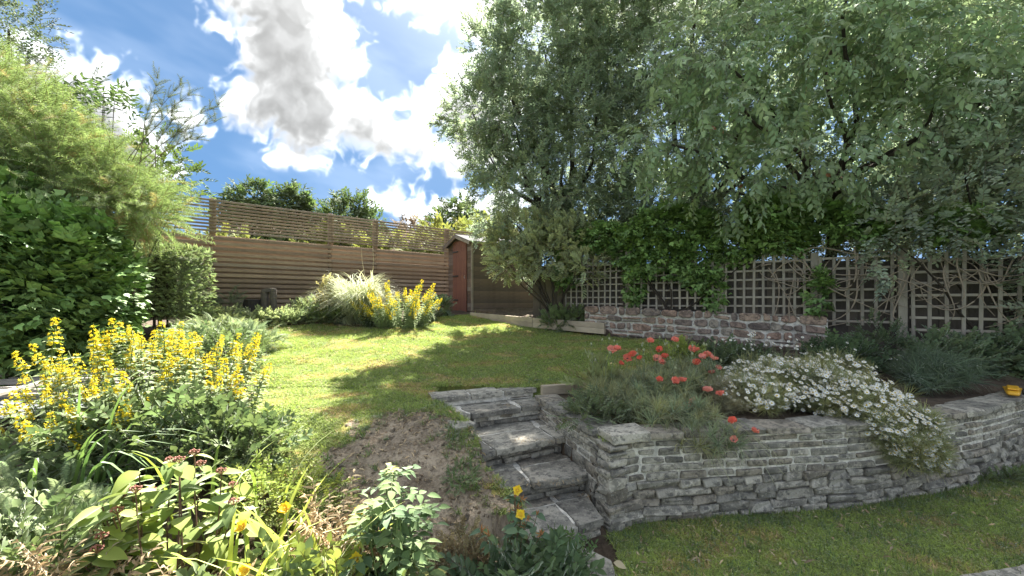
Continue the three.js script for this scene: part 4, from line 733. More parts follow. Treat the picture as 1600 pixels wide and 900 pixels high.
  for (let k = 0; k < 160; k++) { const s = [[0.3, 3.2, 0.335], [0.2, 3.68, 0.495], [0.1, 4.3, 0.655], [0.45, 3.35, 0.17]][k % 4]; bits.push(frame(V(s[0] + (r() - 0.5) * 0.5, s[2] - 0.165 * 0 + 0.004, s[1] + (r() - 0.5) * 0.12), new THREE.Vector3(r() - 0.5, 0, r() - 0.5), 0, 0.4 + 0.5 * r())); }
  mass(copies('straw_litter', chip, std([0.40, 0.31, 0.19], { side: THREE.DoubleSide }), bits, null, TINT(r, 0.4, 1.2, 0.1)), 'bits of straw and dead leaf strewn on soil and grass', 'litter');
  const clod = stone(0.05, 0.035, 0.045, 5, 0.03, 0.012), clods = [];
  for (let k = 0; k < 260; k++) { const x = lerp(-1.6, 0.2, r()), d = lerp(2.3, 3.9, r()); if (landKind(x, d) === 'bare_soil') clods.push(frame(V(x, landY(x, d) - 0.004, d), rv(r), r() * 6, 0.3 + 0.55 * r())); }
  for (let k = 0; k < 2400; k++) { const x = lerp(-1.6, 0.2, r()), d = lerp(2.3, 3.9, r()); if (landKind(x, d) !== 'bare_soil') continue; clods.push(frame(V(x, landY(x, d) - 0.002, d), rv(r), r() * 6, 0.08 + 0.5 * Math.pow(r(), 4))); }
  mass(copies('soil_crumbs', clod, std([0.35, 0.30, 0.235], { map: rep(soilMap, 0.1) }), clods, null, TINT(r, 0.5, 1.3, 0.1)), 'loose crumbs of earth on the bare patch', 'soil');
}

// ---------------------------------------------------------------- flowering plants
const petalMat = (c, o = {}) => new THREE.MeshPhysicalMaterial({ color: new THREE.Color().setRGB(...c), roughness: 1, transmission: 0.3, side: THREE.DoubleSide, vertexColors: true, ...o });
const yellow = petalMat([0.84, 0.67, 0.03]), stemGreen = leafy([0.16, 0.23, 0.07], { transmission: 0.1 });
// yellow loosestrife: leafy stems, each topped by a spike of small flowers
const looseStem = [0, 1, 2, 3, 4].map((v) => { const r = rngOf(900 + v), g = new GB(), pts = [0, 0.25, 0.5, 0.75, 1].map((t) => new THREE.Vector3(0.05 * Math.sin(t * 2 + v), t, 0.05 * Math.sin(t * 3 + v * 2))); g.tube(pts, 0.0055, 0.003, 4, [0.9, 0.9, 0.7]); for (let k = 0; k < 13; k++) { const t = 0.12 + (0.86 * k) / 13; for (let j = 0; j < 4; j++) { const a = j * 1.571 + k * 0.8 + r() * 0.4, c = lerp(0.75, 1.25, r()), q = pts[Math.floor(t * 4)].clone().lerp(pts[Math.min(4, Math.floor(t * 4) + 1)], (t * 4) % 1); g.leaf(frame(q, new THREE.Vector3(Math.cos(a), 0.35 - 0.4 * r(), Math.sin(a)), (r() - 0.5) * 0.7), 0.10 * lerp(0.7, 1.1, r()) * (1.1 - 0.4 * t), 0.034, { segs: 3, curl: 0.35, c: [c, c, c] }); } } return g.build(); });
const looseSpike = [0, 1, 2].map((v) => { const r = rngOf(950 + v), g = new GB(); g.tube([new THREE.Vector3(0, -0.06, 0), new THREE.Vector3(0, 0.2, 0)], 0.003, 0.001, 3, [0.35, 0.6, 1]); for (let w = 0; w < 6; w++) { const y = w * 0.034 - 0.02 + 0.008 * r(), n = 9 - w, rad = 0.034 - 0.0042 * w; for (let k = 0; k < n; k++) { const a = (k / n) * 6.28 + w + r() * 0.5, c = lerp(0.8, 1.12, r()), q = rad * lerp(0.6, 1.2, r()), F = frame(new THREE.Vector3(Math.cos(a) * q, y + 0.02 * r(), Math.sin(a) * q), new THREE.Vector3(Math.cos(a), 0.2 + 0.8 * r(), Math.sin(a)), r() * 6, 1); if (r() < 0.12) { g.leaf(F, 0.03, 0.012, { segs: 2, c: [0.3, 0.55, 1.5] }); continue; } for (let j = 0; j < 5; j++) g.leaf(F.clone().multiply(M4().makeRotationZ(j * 1.2566)).multiply(M4().makeRotationX(-0.8)), 0.015 * lerp(0.8, 1.15, r()), 0.011, { segs: 2, fold: 0.1, curl: -0.2, c: [c, c, c] }); } } return g.build(); });
function loosestrife(label, cx, cd, rx, rd, n, h0, h1, seed, lean = 0.12, spikeScale = 1) {
  const t = thing('yellow_loosestrife', label, 'flowering plant', V(cx, landY(cx, cd), cd), 'clumps of yellow loosestrife'), r = rngOf(seed), mat = leafy([0.20, 0.27, 0.09], { transmission: 0.4 });
  for (let k = 0; k < n; k++) {
    const a = r() * 6.28, q = Math.sqrt(r()), x = cx + Math.cos(a) * rx * q, d = cd + Math.sin(a) * rd * q, h = lerp(h0, h1, r()) * (1 - 0.25 * q * q);
    const s = local('leafy_stem', looseStem[k % 5], mat, t, V(x, landY(x, d) - 0.02, d).sub(t.position)); s.scale.set(1, h, 1); s.rotation.set(-Math.sin(a) * q * lean * 2 + (r() - 0.5) * 0.12, r() * 6.28, 0); s.rotation.order = 'XYZ';
    s.quaternion.setFromEuler(new THREE.Euler((r() - 0.5) * 0.14 - Math.sin(a) * q * lean, 0, (r() - 0.5) * 0.14 - Math.cos(a) * q * lean)).multiply(new THREE.Quaternion().setFromAxisAngle(new THREE.Vector3(0, 1, 0), r() * 6.28));
    if (r() < 0.88) { const f = local('flower_spike', looseSpike[k % 3], yellow, s, new THREE.Vector3(0.05 * Math.sin(2 + (k % 5)), 0.90, 0.05 * Math.sin(3 + (k % 5) * 2))), z = spikeScale * lerp(0.65, 1.25, r()); f.scale.set(z * 1.15, z / h, z * 1.15); f.rotation.set((r() - 0.5) * 0.3, r() * 6, (r() - 0.5) * 0.3); if (r() < 0.6) { const e = local('flower_spike', looseSpike[(k + 1) % 3], yellow, s, new THREE.Vector3((r() - 0.5) * 0.07, 0.62 + 0.2 * r(), (r() - 0.5) * 0.07)); e.scale.set(z * 0.7, (z * 0.5) / h, z * 0.7); } }
  }
  return t;
}
loosestrife('big clump of yellow loosestrife spikes in the left foreground bed', -3.12, 3.5, 0.78, 0.6, 128, 0.45, 0.92, 21, 0.28, 0.78);
loosestrife('yellow loosestrife clump beside the pampas grass in front of the fence', -2.35, 8.4, 0.6, 0.35, 95, 0.28, 1.0, 22, 0.75, 1.0);
loosestrife('short yellow loosestrife at the foot of the shed path', -1.85, 9.0, 0.35, 0.2, 12, 0.25, 0.42, 23, 0.2, 0.8);
{
  const t = thing('yellow_loosestrife', 'single tall yellow loosestrife stems by the wooden frame', 'flowering plant', V(-3.75, landY(-3.75, 3.3), 3.3), 'clumps of yellow loosestrife'), mat = leafy([0.20, 0.27, 0.09]);
  [[-3.72, 3.3, 0.94, 1.15], [-3.95, 3.45, 0.6, 0.7], [-3.35, 3.35, 0.88, 1.0], [-3.45, 3.6, 0.84, 1.0]].forEach(([x, d, h, z], k) => { const s = local('leafy_stem', looseStem[k], mat, t, V(x, landY(x, d), d).sub(t.position)); s.scale.set(1, h, 1); const f = local('flower_spike', looseSpike[k % 3], yellow, s, new THREE.Vector3(0.05 * Math.sin(2 + k), 0.9, 0.05 * Math.sin(3 + k * 2))); f.scale.set(z, z / h, z); });
}
// variegated ornamental grass by the fence
const bladeGeo = [0, 1, 2].map((k) => new GB().blade(M4(), 1, 0.016, { segs: 8, curl: 0.35 + 0.3 * k }).build());
{
  const t = thing('pampas_grass', 'pale cream striped ornamental grass mound in front of the fence', 'ornamental grass', V(-3.35, 1.25, 8.75)), r = rngOf(66), items = [];
  for (let k = 0; k < 1500; k++) { const a = r() * 6.28, lean = 0.08 + 0.55 * r(), x = -3.35 + Math.cos(a) * 0.4 * r(), d = 8.75 + Math.sin(a) * 0.25 * r(); items.push(V(x, 0, d) && M4().makeTranslation(x, landY(x, d), -d).multiply(M4().makeRotationY(a)).multiply(M4().makeRotationX(lean)).scale(new THREE.Vector3(1, lerp(0.95, 1.8, r()) * (1 - lean * 0.2), 1))); }
  copies('blades', bladeGeo[1], leafy([0.58, 0.62, 0.40], { transmission: 0.4 }), items, t, TINT(r, 0.6, 1.25, 0.1));
  for (let k = 0; k < 2; k++) part('flower_stalk', new GB().tube(curve(V(-3.1 + 0.15 * k, 1.6, 8.75), V(-3.2 + 0.24 * k, 2.85 + 0.06 * (k % 3), 8.7), 0, k, 5, 0.03), 0.005, 0.003, 4).build(), std([0.55, 0.48, 0.33]), t);
}
// stump and split logs
{
  const lath = (pts, sides = 20) => { const g = new THREE.LatheGeometry(pts.map((q) => new THREE.Vector2(...q)), sides), P = g.attributes.position; for (let k = 0; k < P.count; k++) { const a = Math.atan2(P.getZ(k), P.getX(k)), m = 1 + 0.13 * Math.sin(a * 5 + P.getY(k) * 3) * (1 - P.getY(k) * 1.2) + 0.08 * n3(P.getX(k) * 6, P.getY(k) * 5, P.getZ(k) * 6); P.setX(k, P.getX(k) * m); P.setZ(k, P.getZ(k) * m); } g.computeVertexNormals(); return boxUV(g); };
  const dk = std([0.055, 0.05, 0.046], { map: rep(woodMap, 0.3), bumpMap: rep(grainBump, 0.2), bumpScale: 0.02 }), gy = std([0.20, 0.175, 0.15], { map: rep(woodMap, 0.25), bumpMap: rep(grainBump, 0.2), bumpScale: 0.03 });
  const y = landY(-5.75, 9.1), t = thing('tree_stump', 'dark old tree stump with flared roots against the fence', 'tree stump', V(-5.72, y, 9.05));
  local('trunk', lath([[0.27, -0.05], [0.22, 0.06], [0.18, 0.18], [0.165, 0.34], [0.16, 0.44]]), dk, t); local('cut_face', lath([[0.16, 0.44], [0.08, 0.452], [0.001, 0.45]]), gy, t);
  const u = thing('split_log', 'upright weathered forked log beside the dark stump', 'log', V(-5.36, y, 9.05));
  local('log', lath([[0.085, -0.05], [0.08, 0.3], [0.075, 0.58], [0.06, 0.66], [0.001, 0.67]], 12), gy, u, new THREE.Vector3(-0.1, 0, 0)); local('log', lath([[0.08, -0.05], [0.07, 0.3], [0.07, 0.62], [0.05, 0.68], [0.001, 0.69]], 12), gy, u, new THREE.Vector3(0.1, 0, 0.02)); local('top_piece', stone(0.24, 0.1, 0.13, 9, 0.03), gy, u, new THREE.Vector3(0, 0.64, 0));
}
{
  const t = thing('planter_box', 'square terracotta coloured planter box left of the shed', 'planter', V(-2.05, 1.40, 9.7));
  const m = std([0.26, 0.12, 0.085], { map: rep(stoneMap, 0.5) }), c = std([0.05, 0.04, 0.03]);
  local('body', new RoundedBoxGeometry(0.34, 0.34, 0.3, 2, 0.02), m, t, new THREE.Vector3(0, 0.17, 0)); local('rim', new RoundedBoxGeometry(0.38, 0.05, 0.34, 2, 0.012), m, t, new THREE.Vector3(0, 0.35, 0)); local('soil', new THREE.BoxGeometry(0.3, 0.02, 0.26), c, t, new THREE.Vector3(0, 0.372, 0));
}
// wooden slatted frame lying on plastic sheet at the left
{
  const t = thing('wooden_frame', 'weathered slatted wooden frame lying over grey plastic sheet at the left edge', 'wooden frame', V(-4.7, 0.75, 4.3)), r = rngOf(12), m = [[0.46, 0.42, 0.37], [0.40, 0.37, 0.33]].map((c) => wood(c));
  const sheet = new THREE.PlaneGeometry(2.0, 1.7, 30, 26); sheet.rotateX(-Math.PI / 2); const P = sheet.attributes.position; for (let k = 0; k < P.count; k++) P.setY(k, 0.04 * fbm2(P.getX(k) * 3, P.getZ(k) * 3, 4)); sheet.computeVertexNormals();
  const s = local('plastic_sheet', sheet, std([0.20, 0.215, 0.24], { roughness: 0.35, side: THREE.DoubleSide }), t, new THREE.Vector3(0, 0.03, 0.1)); s.rotation.y = 0.2;
  for (let k = 0; k < 8; k++) { const o = local('slat', board(1.7, 0.045, 0.025), m[k % 2], t, new THREE.Vector3(0.02 * k, 0.16 + 0.02 * r(), 0.72 - k * 0.19)); o.rotation.set(Math.PI / 2, 0, -0.12 + (r() - 0.5) * 0.05); }
  for (const q of [-0.75, 0.0, 0.75]) { const o = local('rail', board(1.75, 0.07, 0.03), m[q ? 0 : 1], t, new THREE.Vector3(q, 0.195, 0.05)); o.rotation.set(Math.PI / 2, 0, Math.PI / 2 - 0.35); }
}
// big oval leaves with red berry heads, left foreground
const ovals = [0, 1, 2].map((k) => new GB().leaf(M4(), 1, 0.68 - 0.06 * k, { segs: 6, fold: 0.18 + 0.06 * k, curl: 0.22 + 0.1 * k, peak: 0.72, wave: 0.05 }).build());
const berry = (() => { const r = rngOf(3), g = new GB(), s = new THREE.IcosahedronGeometry(0.006, 1); for (let k = 0; k < 26; k++) { const v = lerp(0.6, 1.3, r()), p = rv(r).multiplyScalar(0.03); p.y = Math.abs(p.y) * 0.7; g.geo(s, M4().makeTranslation(p.x, p.y, p.z), [v, v, v]); g.tube([new THREE.Vector3(0, -0.03, 0), p], 0.0012, 0.0008, 3, [0.8, 1.2, 0.8]); } return g.build(); })();
{
  const t = thing('tutsan_plant', 'bushy plant with large yellow green oval leaves and dark red berry heads in the foreground', 'plant', V(-1.72, 0.12, 2.1)), r = rngOf(803);
  const mats = [leafy([0.30, 0.37, 0.06], { transmission: 0.45 }), leafy([0.23, 0.31, 0.06], { transmission: 0.45 }), leafy([0.17, 0.25, 0.06], { transmission: 0.4 }), leafy([0.36, 0.40, 0.09], { transmission: 0.5 })], brown = std([0.13, 0.075, 0.05]), red = std([0.26, 0.10, 0.065], { vertexColors: true, roughness: 0.6 });
  for (let k = 0; k < 30; k++) {
    const a = r() * 6.28, q = Math.sqrt(r()), bx = -1.72 + Math.cos(a) * 0.16, bd = 2.12 + Math.sin(a) * 0.12, top = V(-1.72 + Math.cos(a) * 0.42 * q, 0.98 - 0.38 * q * q - 0.12 * r(), 2.12 + Math.sin(a) * 0.34 * q), pts = curve(V(bx, 0.08, bd), top, 0.03, r(), 6, 0.02);
    part('stem', new GB().tube(pts, 0.005, 0.003, 5).build(), brown, t);
    for (let j = 2; j <= 6; j++) for (const sgn of [-1, 1]) { const az = a + j * 1.57 + sgn * 1.57 + (r() - 0.5) * 0.6, m = local('leaf', ovals[Math.floor(r() * 3)], mats[Math.floor(r() * 4)], t), size = 0.135 * lerp(0.7, 1.15, r()); frame(pts[j].clone().sub(t.position), new THREE.Vector3(Math.cos(az), 0.12 - 0.35 * r(), Math.sin(az)), (r() - 0.5) * 0.7, size).decompose(m.position, m.quaternion, m.scale); }
    if (k % 2) local('berry_head', berry, red, t, pts[6].clone().sub(t.position).add(new THREE.Vector3(0, 0.02, 0))).scale.setScalar(0.75);
  }
}
// sword leaved plants
function swords(label, x, d, n, h0, h1, spreadX, spreadD, seed, color, lean = 0.35, w = 1.4, az0 = null) {
  const t = thing('iris_plant', label, 'plant', V(x, landY(x, d), d), 'sword leaved plants'), r = rngOf(seed), mats = [leafy(color, { transmission: 0.45 }), leafy(color.map((c, i) => c * [0.75, 0.85, 0.9][i]), { transmission: 0.4 })];
  for (let k = 0; k < n; k++) { const px = (r() - 0.5) * spreadX, pz = (r() - 0.5) * spreadD, m = local('sword_leaf', bladeGeo[k % 2], mats[k % 2], t), h = lerp(h0, h1, r()); m.position.set(px, -0.02, pz); m.quaternion.setFromEuler(new THREE.Euler(0, az0 === null ? r() * 6.28 : az0 + (r() - 0.5) * 0.9, 0)).multiply(new THREE.Quaternion().setFromAxisAngle(new THREE.Vector3(1, 0, 0), lean * r())); m.scale.set(w, h, h); }
}
swords('upright bright yellow green sword leaves in the front bed beside the lawn', -1.06, 1.85, 46, 0.5, 1.04, 0.42, 0.25, 811, [0.48, 0.55, 0.05], 0.16, 1.8);
swords('arching dark green sword leaves in front of the wooden frame', -2.95, 2.75, 34, 0.6, 1.15, 0.5, 0.3, 812, [0.17, 0.27, 0.06], 0.75, 1.3, 1.2);
swords('sword leaves rising behind the oval leaved plant', -1.75, 2.55, 16, 0.5, 0.95, 0.7, 0.2, 813, [0.30, 0.38, 0.05], 0.25, 1.3);
swords('yellow sword leaves at the bottom left corner', -2.3, 1.9, 14, 0.4, 0.85, 0.6, 0.3, 814, [0.40, 0.44, 0.05], 0.5, 1.3, 1.0);
swords('dark iris leaves among the poppies', 2.35, 5.3, 14, 0.3, 0.5, 0.4, 0.2, 815, [0.09, 0.13, 0.06], 0.35, 1.2);
swords('grassy sword leaves behind the daisies in the raised bed', 3.2, 5.4, 30, 0.3, 0.5, 1.2, 0.4, 816, [0.11, 0.15, 0.06], 0.4, 0.9);
// rose like shrub with divided leaves, bottom centre
const compound = [0, 1].map((v) => { const g = new GB(), r = rngOf(40 + v); g.tube([new THREE.Vector3(0, 0, 0), new THREE.Vector3(0, 0.02, 0.5), new THREE.Vector3(0, 0, 1)], 0.012, 0.006, 4, [0.9, 0.8, 0.6]); for (const [z, a] of [[0.35, 1], [0.35, -1], [0.68, 1], [0.68, -1], [0.98, 0]]) g.leaf(frame(new THREE.Vector3(0, 0.01, z), new THREE.Vector3(a * 0.9, 0.05 - 0.2 * r(), a ? 0.45 : 1), (r() - 0.5) * 0.6), a ? 0.46 : 0.58, 0.27, { segs: 4, curl: 0.2 }); return g.build(); });
{
  const t = thing('peony_shrub', 'leafy shrub with divided mid green leaves at the bottom centre', 'shrub', V(-0.58, 0.1, 2.0)), r = rngOf(821), mats = [leafy([0.15, 0.235, 0.085], { transmission: 0.35 }), leafy([0.19, 0.27, 0.09], { transmission: 0.4 }), leafy([0.11, 0.18, 0.08], { transmission: 0.3 })], pale = leafy([0.42, 0.42, 0.12]);
  for (let k = 0; k < 11; k++) {
    const a = r() * 6.28, q = r(), pts = curve(V(-0.58 + 0.06 * Math.cos(a), 0.06, 2.0 + 0.06 * Math.sin(a)), V(-0.58 + Math.cos(a) * 0.21 * q, 0.90 - 0.3 * q, 2.0 + Math.sin(a) * 0.2 * q), 0.02, r(), 7, 0.02); part('stem', new GB().tube(pts, 0.006, 0.003, 5).build(), stemGreen, t);
    for (let j = 2; j <= 7; j++) for (let z = 0; z < 2; z++) { const az = r() * 6.28, m = local('leaf', compound[z], r() < 0.06 ? pale : mats[Math.floor(r() * 3)], t); frame(pts[j].clone().sub(t.position), new THREE.Vector3(Math.cos(az), 0.35 - 0.5 * r(), Math.sin(az)), (r() - 0.5) * 0.8, 0.135 * lerp(0.7, 1.2, r())).decompose(m.position, m.quaternion, m.scale); }
  }
}
// low plant with cup flowers and orange seed heads, right of it
const cup = (() => { const g = new GB(); for (let j = 0; j < 9; j++) g.leaf(M4().makeRotationY(j * 0.698).multiply(M4().makeRotationX(-0.45 - 0.25 * (j % 2))), 0.03, 0.022, { segs: 3, fold: 0.2, curl: -0.2, peak: 1.1, c: [1, 1 - 0.06 * (j % 3), 1] }); g.geo(new THREE.IcosahedronGeometry(0.008, 1), M4().makeTranslation(0, 0.008, 0), [0.9, 0.75, 1]); return g.build(); })();
const seedHead = (() => { const g = new GB(), r = rngOf(6); for (let j = 0; j < 7; j++) g.leaf(M4().makeRotationY(j * 0.9).multiply(M4().makeRotationX(-1.1 + 0.9 * r())), 0.035 * lerp(0.7, 1.2, r()), 0.009, { segs: 2, curl: -0.4 }); g.geo(new THREE.IcosahedronGeometry(0.007, 1), M4(), [0.8, 0.8, 0.8]); return g.build(); })();
{
  const t = thing('st_johns_wort', 'low bluish green plant with two yellow flowers and orange dried heads beside the bottom step', 'plant', V(0.02, 0.08, 2.35)), r = rngOf(831), mats = [leafy([0.10, 0.17, 0.09], { transmission: 0.3 }), leafy([0.13, 0.205, 0.10], { transmission: 0.3 }), leafy([0.16, 0.24, 0.09], { transmission: 0.35 })], rust = petalMat([0.42, 0.20, 0.07]);
  const tops = [];
  for (let k = 0; k < 17; k++) {
    const a = r() * 6.28, q = Math.sqrt(r()), pts = curve(V(0.0, 0.03, 2.35), V(0.0 + Math.cos(a) * 0.24 * q, 0.66 - 0.26 * q * q - 0.08 * r(), 2.35 + Math.sin(a) * 0.2 * q), 0.02, r(), 6, 0.02); part('stem', new GB().tube(pts, 0.004, 0.002, 4).build(), std([0.2, 0.13, 0.08]), t); tops.push(pts[6]);
    for (let j = 2; j <= 6; j++) for (const z of [0, 1]) { const az = j * 1.57 + z * 3.14 + r(), m = local('leaf', ovals[z + 1], mats[Math.floor(r() * 3)], t); frame(pts[j].clone().sub(t.position), new THREE.Vector3(Math.cos(az), 0.2 - 0.4 * r(), Math.sin(az)), (r() - 0.5), 0.075 * lerp(0.7, 1.2, r())).decompose(m.position, m.quaternion, m.scale); }
  }
  tops.forEach((p, k) => { if (k > 11) return; const m = local('seed_head', seedHead, rust, t, p.clone().sub(t.position)); m.rotation.set(0.4, k, 0.3); m.scale.setScalar(0.8 + 0.5 * r()); });
  [[0.03, 0.71, 2.24], [0.045, 0.60, 2.2], [-0.1, 0.62, 2.3]].forEach(([x, y, d], k) => { if (k > 1) return; const m = local('flower', cup, yellow, t, V(x, y, d).sub(t.position)); m.rotation.set(0.9, k, 0); m.scale.setScalar(1.15); });
}
{
  const t = thing('yellow_flower', 'loose yellow flowers low in the front bed among the sword leaves', 'flowering plant', V(-1.0, 0.1, 1.8)), r = rngOf(3);
  [[-1.22, 0.72, 1.86], [-1.18, 0.55, 1.82], [-0.72, 0.55, 1.9], [-0.74, 0.72, 2.0], [-1.05, 0.78, 1.9]].forEach(([x, y, d], k) => { const p = V(x, y, d); part('stalk', new GB().tube(curve(V(x + 0.05, 0.1, d), p, 0, k, 4, 0.02), 0.003, 0.002, 4).build(), stemGreen, t); const m = local('flower', cup, yellow, t, p.sub(t.position)); m.rotation.set(0.7, k, 0.1); m.scale.setScalar(1.2); });
}

// ---------------------------------------------------------------- fillers of the beds
const lowSpray = spray(51, 12, 0.20, 0.06, 0.032, { spread: 1.2, up: 0.3 }), tinySpray = spray(52, 16, 0.16, 0.03, 0.016, { spread: 1.3, up: 0.3 }), drySpray = spray(53, 14, 0.2, 0.04, 0.012, { spread: 1.2, up: 0.2, curl: 0.7, stem: [0.8, 0.8, 0.8] });
const frond = (() => { const r = rngOf(8), g = new GB(), at = (t) => new THREE.Vector3(0, 0.28 * t - 0.42 * t * t, 0.55 * t); g.tube([at(0), at(0.33), at(0.66), at(1)], 0.004, 0.0015, 3, [0.8, 0.8, 0.6]); for (let k = 1; k < 24; k++) { const t = k / 24, L = 0.15 * Math.sin(Math.PI * Math.pow(t, 0.6)) + 0.01; for (const s of [-1, 1]) { const v = lerp(0.8, 1.2, r()); g.leaf(frame(at(t), new THREE.Vector3(s, -0.1 + 0.2 * r(), 0.45), (r() - 0.5) * 0.3), L, 0.022, { segs: 3, curl: 0.25, peak: 0.55, c: [v, v, v] }); } } return g.build(); })();
const green = leafy([0.14, 0.20, 0.07]), paleGreen = leafy([0.27, 0.33, 0.15]), limeGreen = leafy([0.27, 0.34, 0.07]), dimGreen = leafy([0.16, 0.23, 0.12]), dry = leafy([0.40, 0.30, 0.18], { transmission: 0.2 }), greyGreen = leafy([0.26, 0.33, 0.16]);
function low(label, category, x, d, rx, rd, h, n, geo, mat, seed, opt = {}) {
  const y = landY(x, d); return bush(opt.name ?? 'leafy_plant', label, category, opt.group, V(x, y, d), opt.blobs ?? [[x, y + h * 0.42, d, rx, h * 0.58, rd], [x - rx * 0.5, y + h * 0.3, d - rd * 0.3, rx * 0.6, h * 0.4, rd * 0.6], [x + rx * 0.5, y + h * 0.35, d, rx * 0.6, h * 0.45, rd * 0.6]], n, geo, mat, seed, { shell: 0.35, lift: 0.45, out: 0.8, vary: 0.5, stemR: 0.006, ...opt }, undefined, opt.stems ?? 3, stemGreen);
}
low('dark green leafy undergrowth below the big loosestrife clump', 'plant', -2.75, 3.05, 0.7, 0.35, 0.5, 420, lowSpray, green, 1001);
low('leafy undergrowth between the loosestrife and the lawn', 'plant', -2.05, 3.1, 0.3, 0.3, 0.28, 230, lowSpray, green, 1002);
low('mixed green weeds at the lawn edge behind the yellow green sword leaves', 'plant', -1.5, 2.7, 0.35, 0.25, 0.28, 240, tinySpray, limeGreen, 1003);
low('green leafy plant filling the bottom left corner', 'plant', -2.35, 1.95, 0.45, 0.3, 0.62, 330, lowSpray, green, 1004);
low('grey green cut leaved plant at the left edge below the wooden frame', 'plant', -3.2, 2.55, 0.5, 0.3, 0.4, 330, frond, greyGreen, 1005, { size: 0.28 });
low('second patch of grey green cut leaves beside the dried brown heads', 'plant', -2.55, 2.25, 0.4, 0.25, 0.5, 300, frond, greyGreen, 1006, { size: 0.26 });
low('crumpled dried brown plant in the bottom left foreground', 'dried plant', -2.0, 1.75, 0.32, 0.2, 0.58, 360, drySpray, dry, 1007, { name: 'dried_plant' });
low('dried brown plant between the oval leaved plant and the sword leaves', 'dried plant', -1.42, 1.72, 0.25, 0.16, 0.42, 260, drySpray, dry, 1008, { name: 'dried_plant' });
low('dried tan plant behind the sword leaves beside the bare soil', 'dried plant', -0.92, 2.12, 0.17, 0.15, 0.5, 250, drySpray, dry, 1009, { name: 'dried_plant' });
low('reddish brown dry weeds between the shrub and the bottom step', 'dried plant', -0.3, 2.4, 0.16, 0.2, 0.14, 300, tinySpray, leafy([0.30, 0.25, 0.13]), 1010, { name: 'dried_plant', size: 0.6 });
low('dark green leaves in the front bed below the sword leaves', 'plant', -1.15, 1.75, 0.4, 0.2, 0.45, 300, lowSpray, green, 1011);
low('variegated leafy plant at the bottom edge beside the shrub', 'plant', -0.85, 1.8, 0.25, 0.15, 0.5, 180, lowSpray, limeGreen, 1012);
low('small weeds growing along the left side of the steps', 'weeds', -0.36, 3.0, 0.10, 0.26, 0.05, 170, tinySpray, leafy([0.14, 0.22, 0.08]), 1013, { name: 'weeds', size: 0.4 });
low('small ferny weed at the foot of the bottom step', 'weeds', 0.28, 2.62, 0.15, 0.12, 0.12, 120, tinySpray, leafy([0.12, 0.2, 0.06]), 1014, { name: 'weeds' });
low('green leaves below the two yellow flowers at the bottom edge', 'plant', 0.05, 2.12, 0.3, 0.15, 0.3, 220, lowSpray, leafy([0.10, 0.17, 0.07]), 1015);
low('grey green fern patch behind the big loosestrife clump', 'fern', -4.4, 6.3, 0.75, 0.5, 0.4, 620, frond, greyGreen, 1016, { size: 0.36, name: 'fern' });
low('fern patch under the clipped hedge', 'fern', -5.2, 7.1, 0.7, 0.3, 0.3, 460, frond, paleGreen, 1017, { size: 0.4, name: 'fern' });
low('leafy ground cover at the left foot of the ivy hedge', 'plant', -3.9, 5.3, 0.6, 0.4, 0.45, 320, lowSpray, green, 1018);
low('pale leaved ground cover in front of the dark stump', 'plant', -5.0, 8.45, 0.7, 0.22, 0.18, 300, lowSpray, paleGreen, 1019);
low('low ground cover along the lawn edge left of the stump', 'plant', -5.9, 8.3, 0.5, 0.2, 0.32, 240, lowSpray, paleGreen, 1020);
low('broad leaved green plant between the logs and the pampas grass', 'plant', -4.45, 8.95, 0.3, 0.15, 0.32, 130, laurelSpray, paleGreen, 1021);
low('tall wilting plant with yellowed leaves left of the pampas grass', 'plant', -3.98, 8.85, 0.16, 0.12, 0.95, 170, lowSpray, leafy([0.33, 0.31, 0.13]), 1022);
low('ground cover spreading under the pampas grass', 'plant', -3.9, 8.65, 0.5, 0.15, 0.25, 180, lowSpray, green, 1023);
low('dark low shrub against the shed corner', 'shrub', -1.75, 9.6, 0.25, 0.15, 0.4, 140, lowSpray, dimGreen, 1024);
low('dark undergrowth below the laurel bush', 'shrub', 1.05, 8.25, 0.4, 0.18, 0.42, 170, laurelSpray, green, 1025, { stems: 14, size: 0.8 });
low('feathery seeding plant at the fence foot beside the stump', 'plant', -6.15, 8.9, 0.25, 0.12, 0.6, 70, featherA, dimGreen, 1026, { size: 0.8 });
{ // arching seed stalk by the clipped hedge
  const t = thing('seed_stalk', 'leaning dry flower stalk left of the clipped hedge', 'dried plant', V(-6.9, 1.15, 7.3)), pts = curve(V(-6.95, 1.1, 7.3), V(-6.45, 2.2, 7.3), 0.08, 0.2, 8, 0.02), g = new GB(), r = rngOf(4);
  part('stalk', new GB().tube(pts, 0.012, 0.008, 5).build(), std([0.35, 0.3, 0.18]), t);
  for (let k = 0; k < 130; k++) { const p = pts[2].clone().lerp(pts[8], Math.pow(r(), 0.8)); g.leaf(frame(p, rv(r), r(), 1), 0.06, 0.02, { segs: 2 }); } part('seed_pods', g.build(), leafy([0.42, 0.40, 0.22]), t);
}
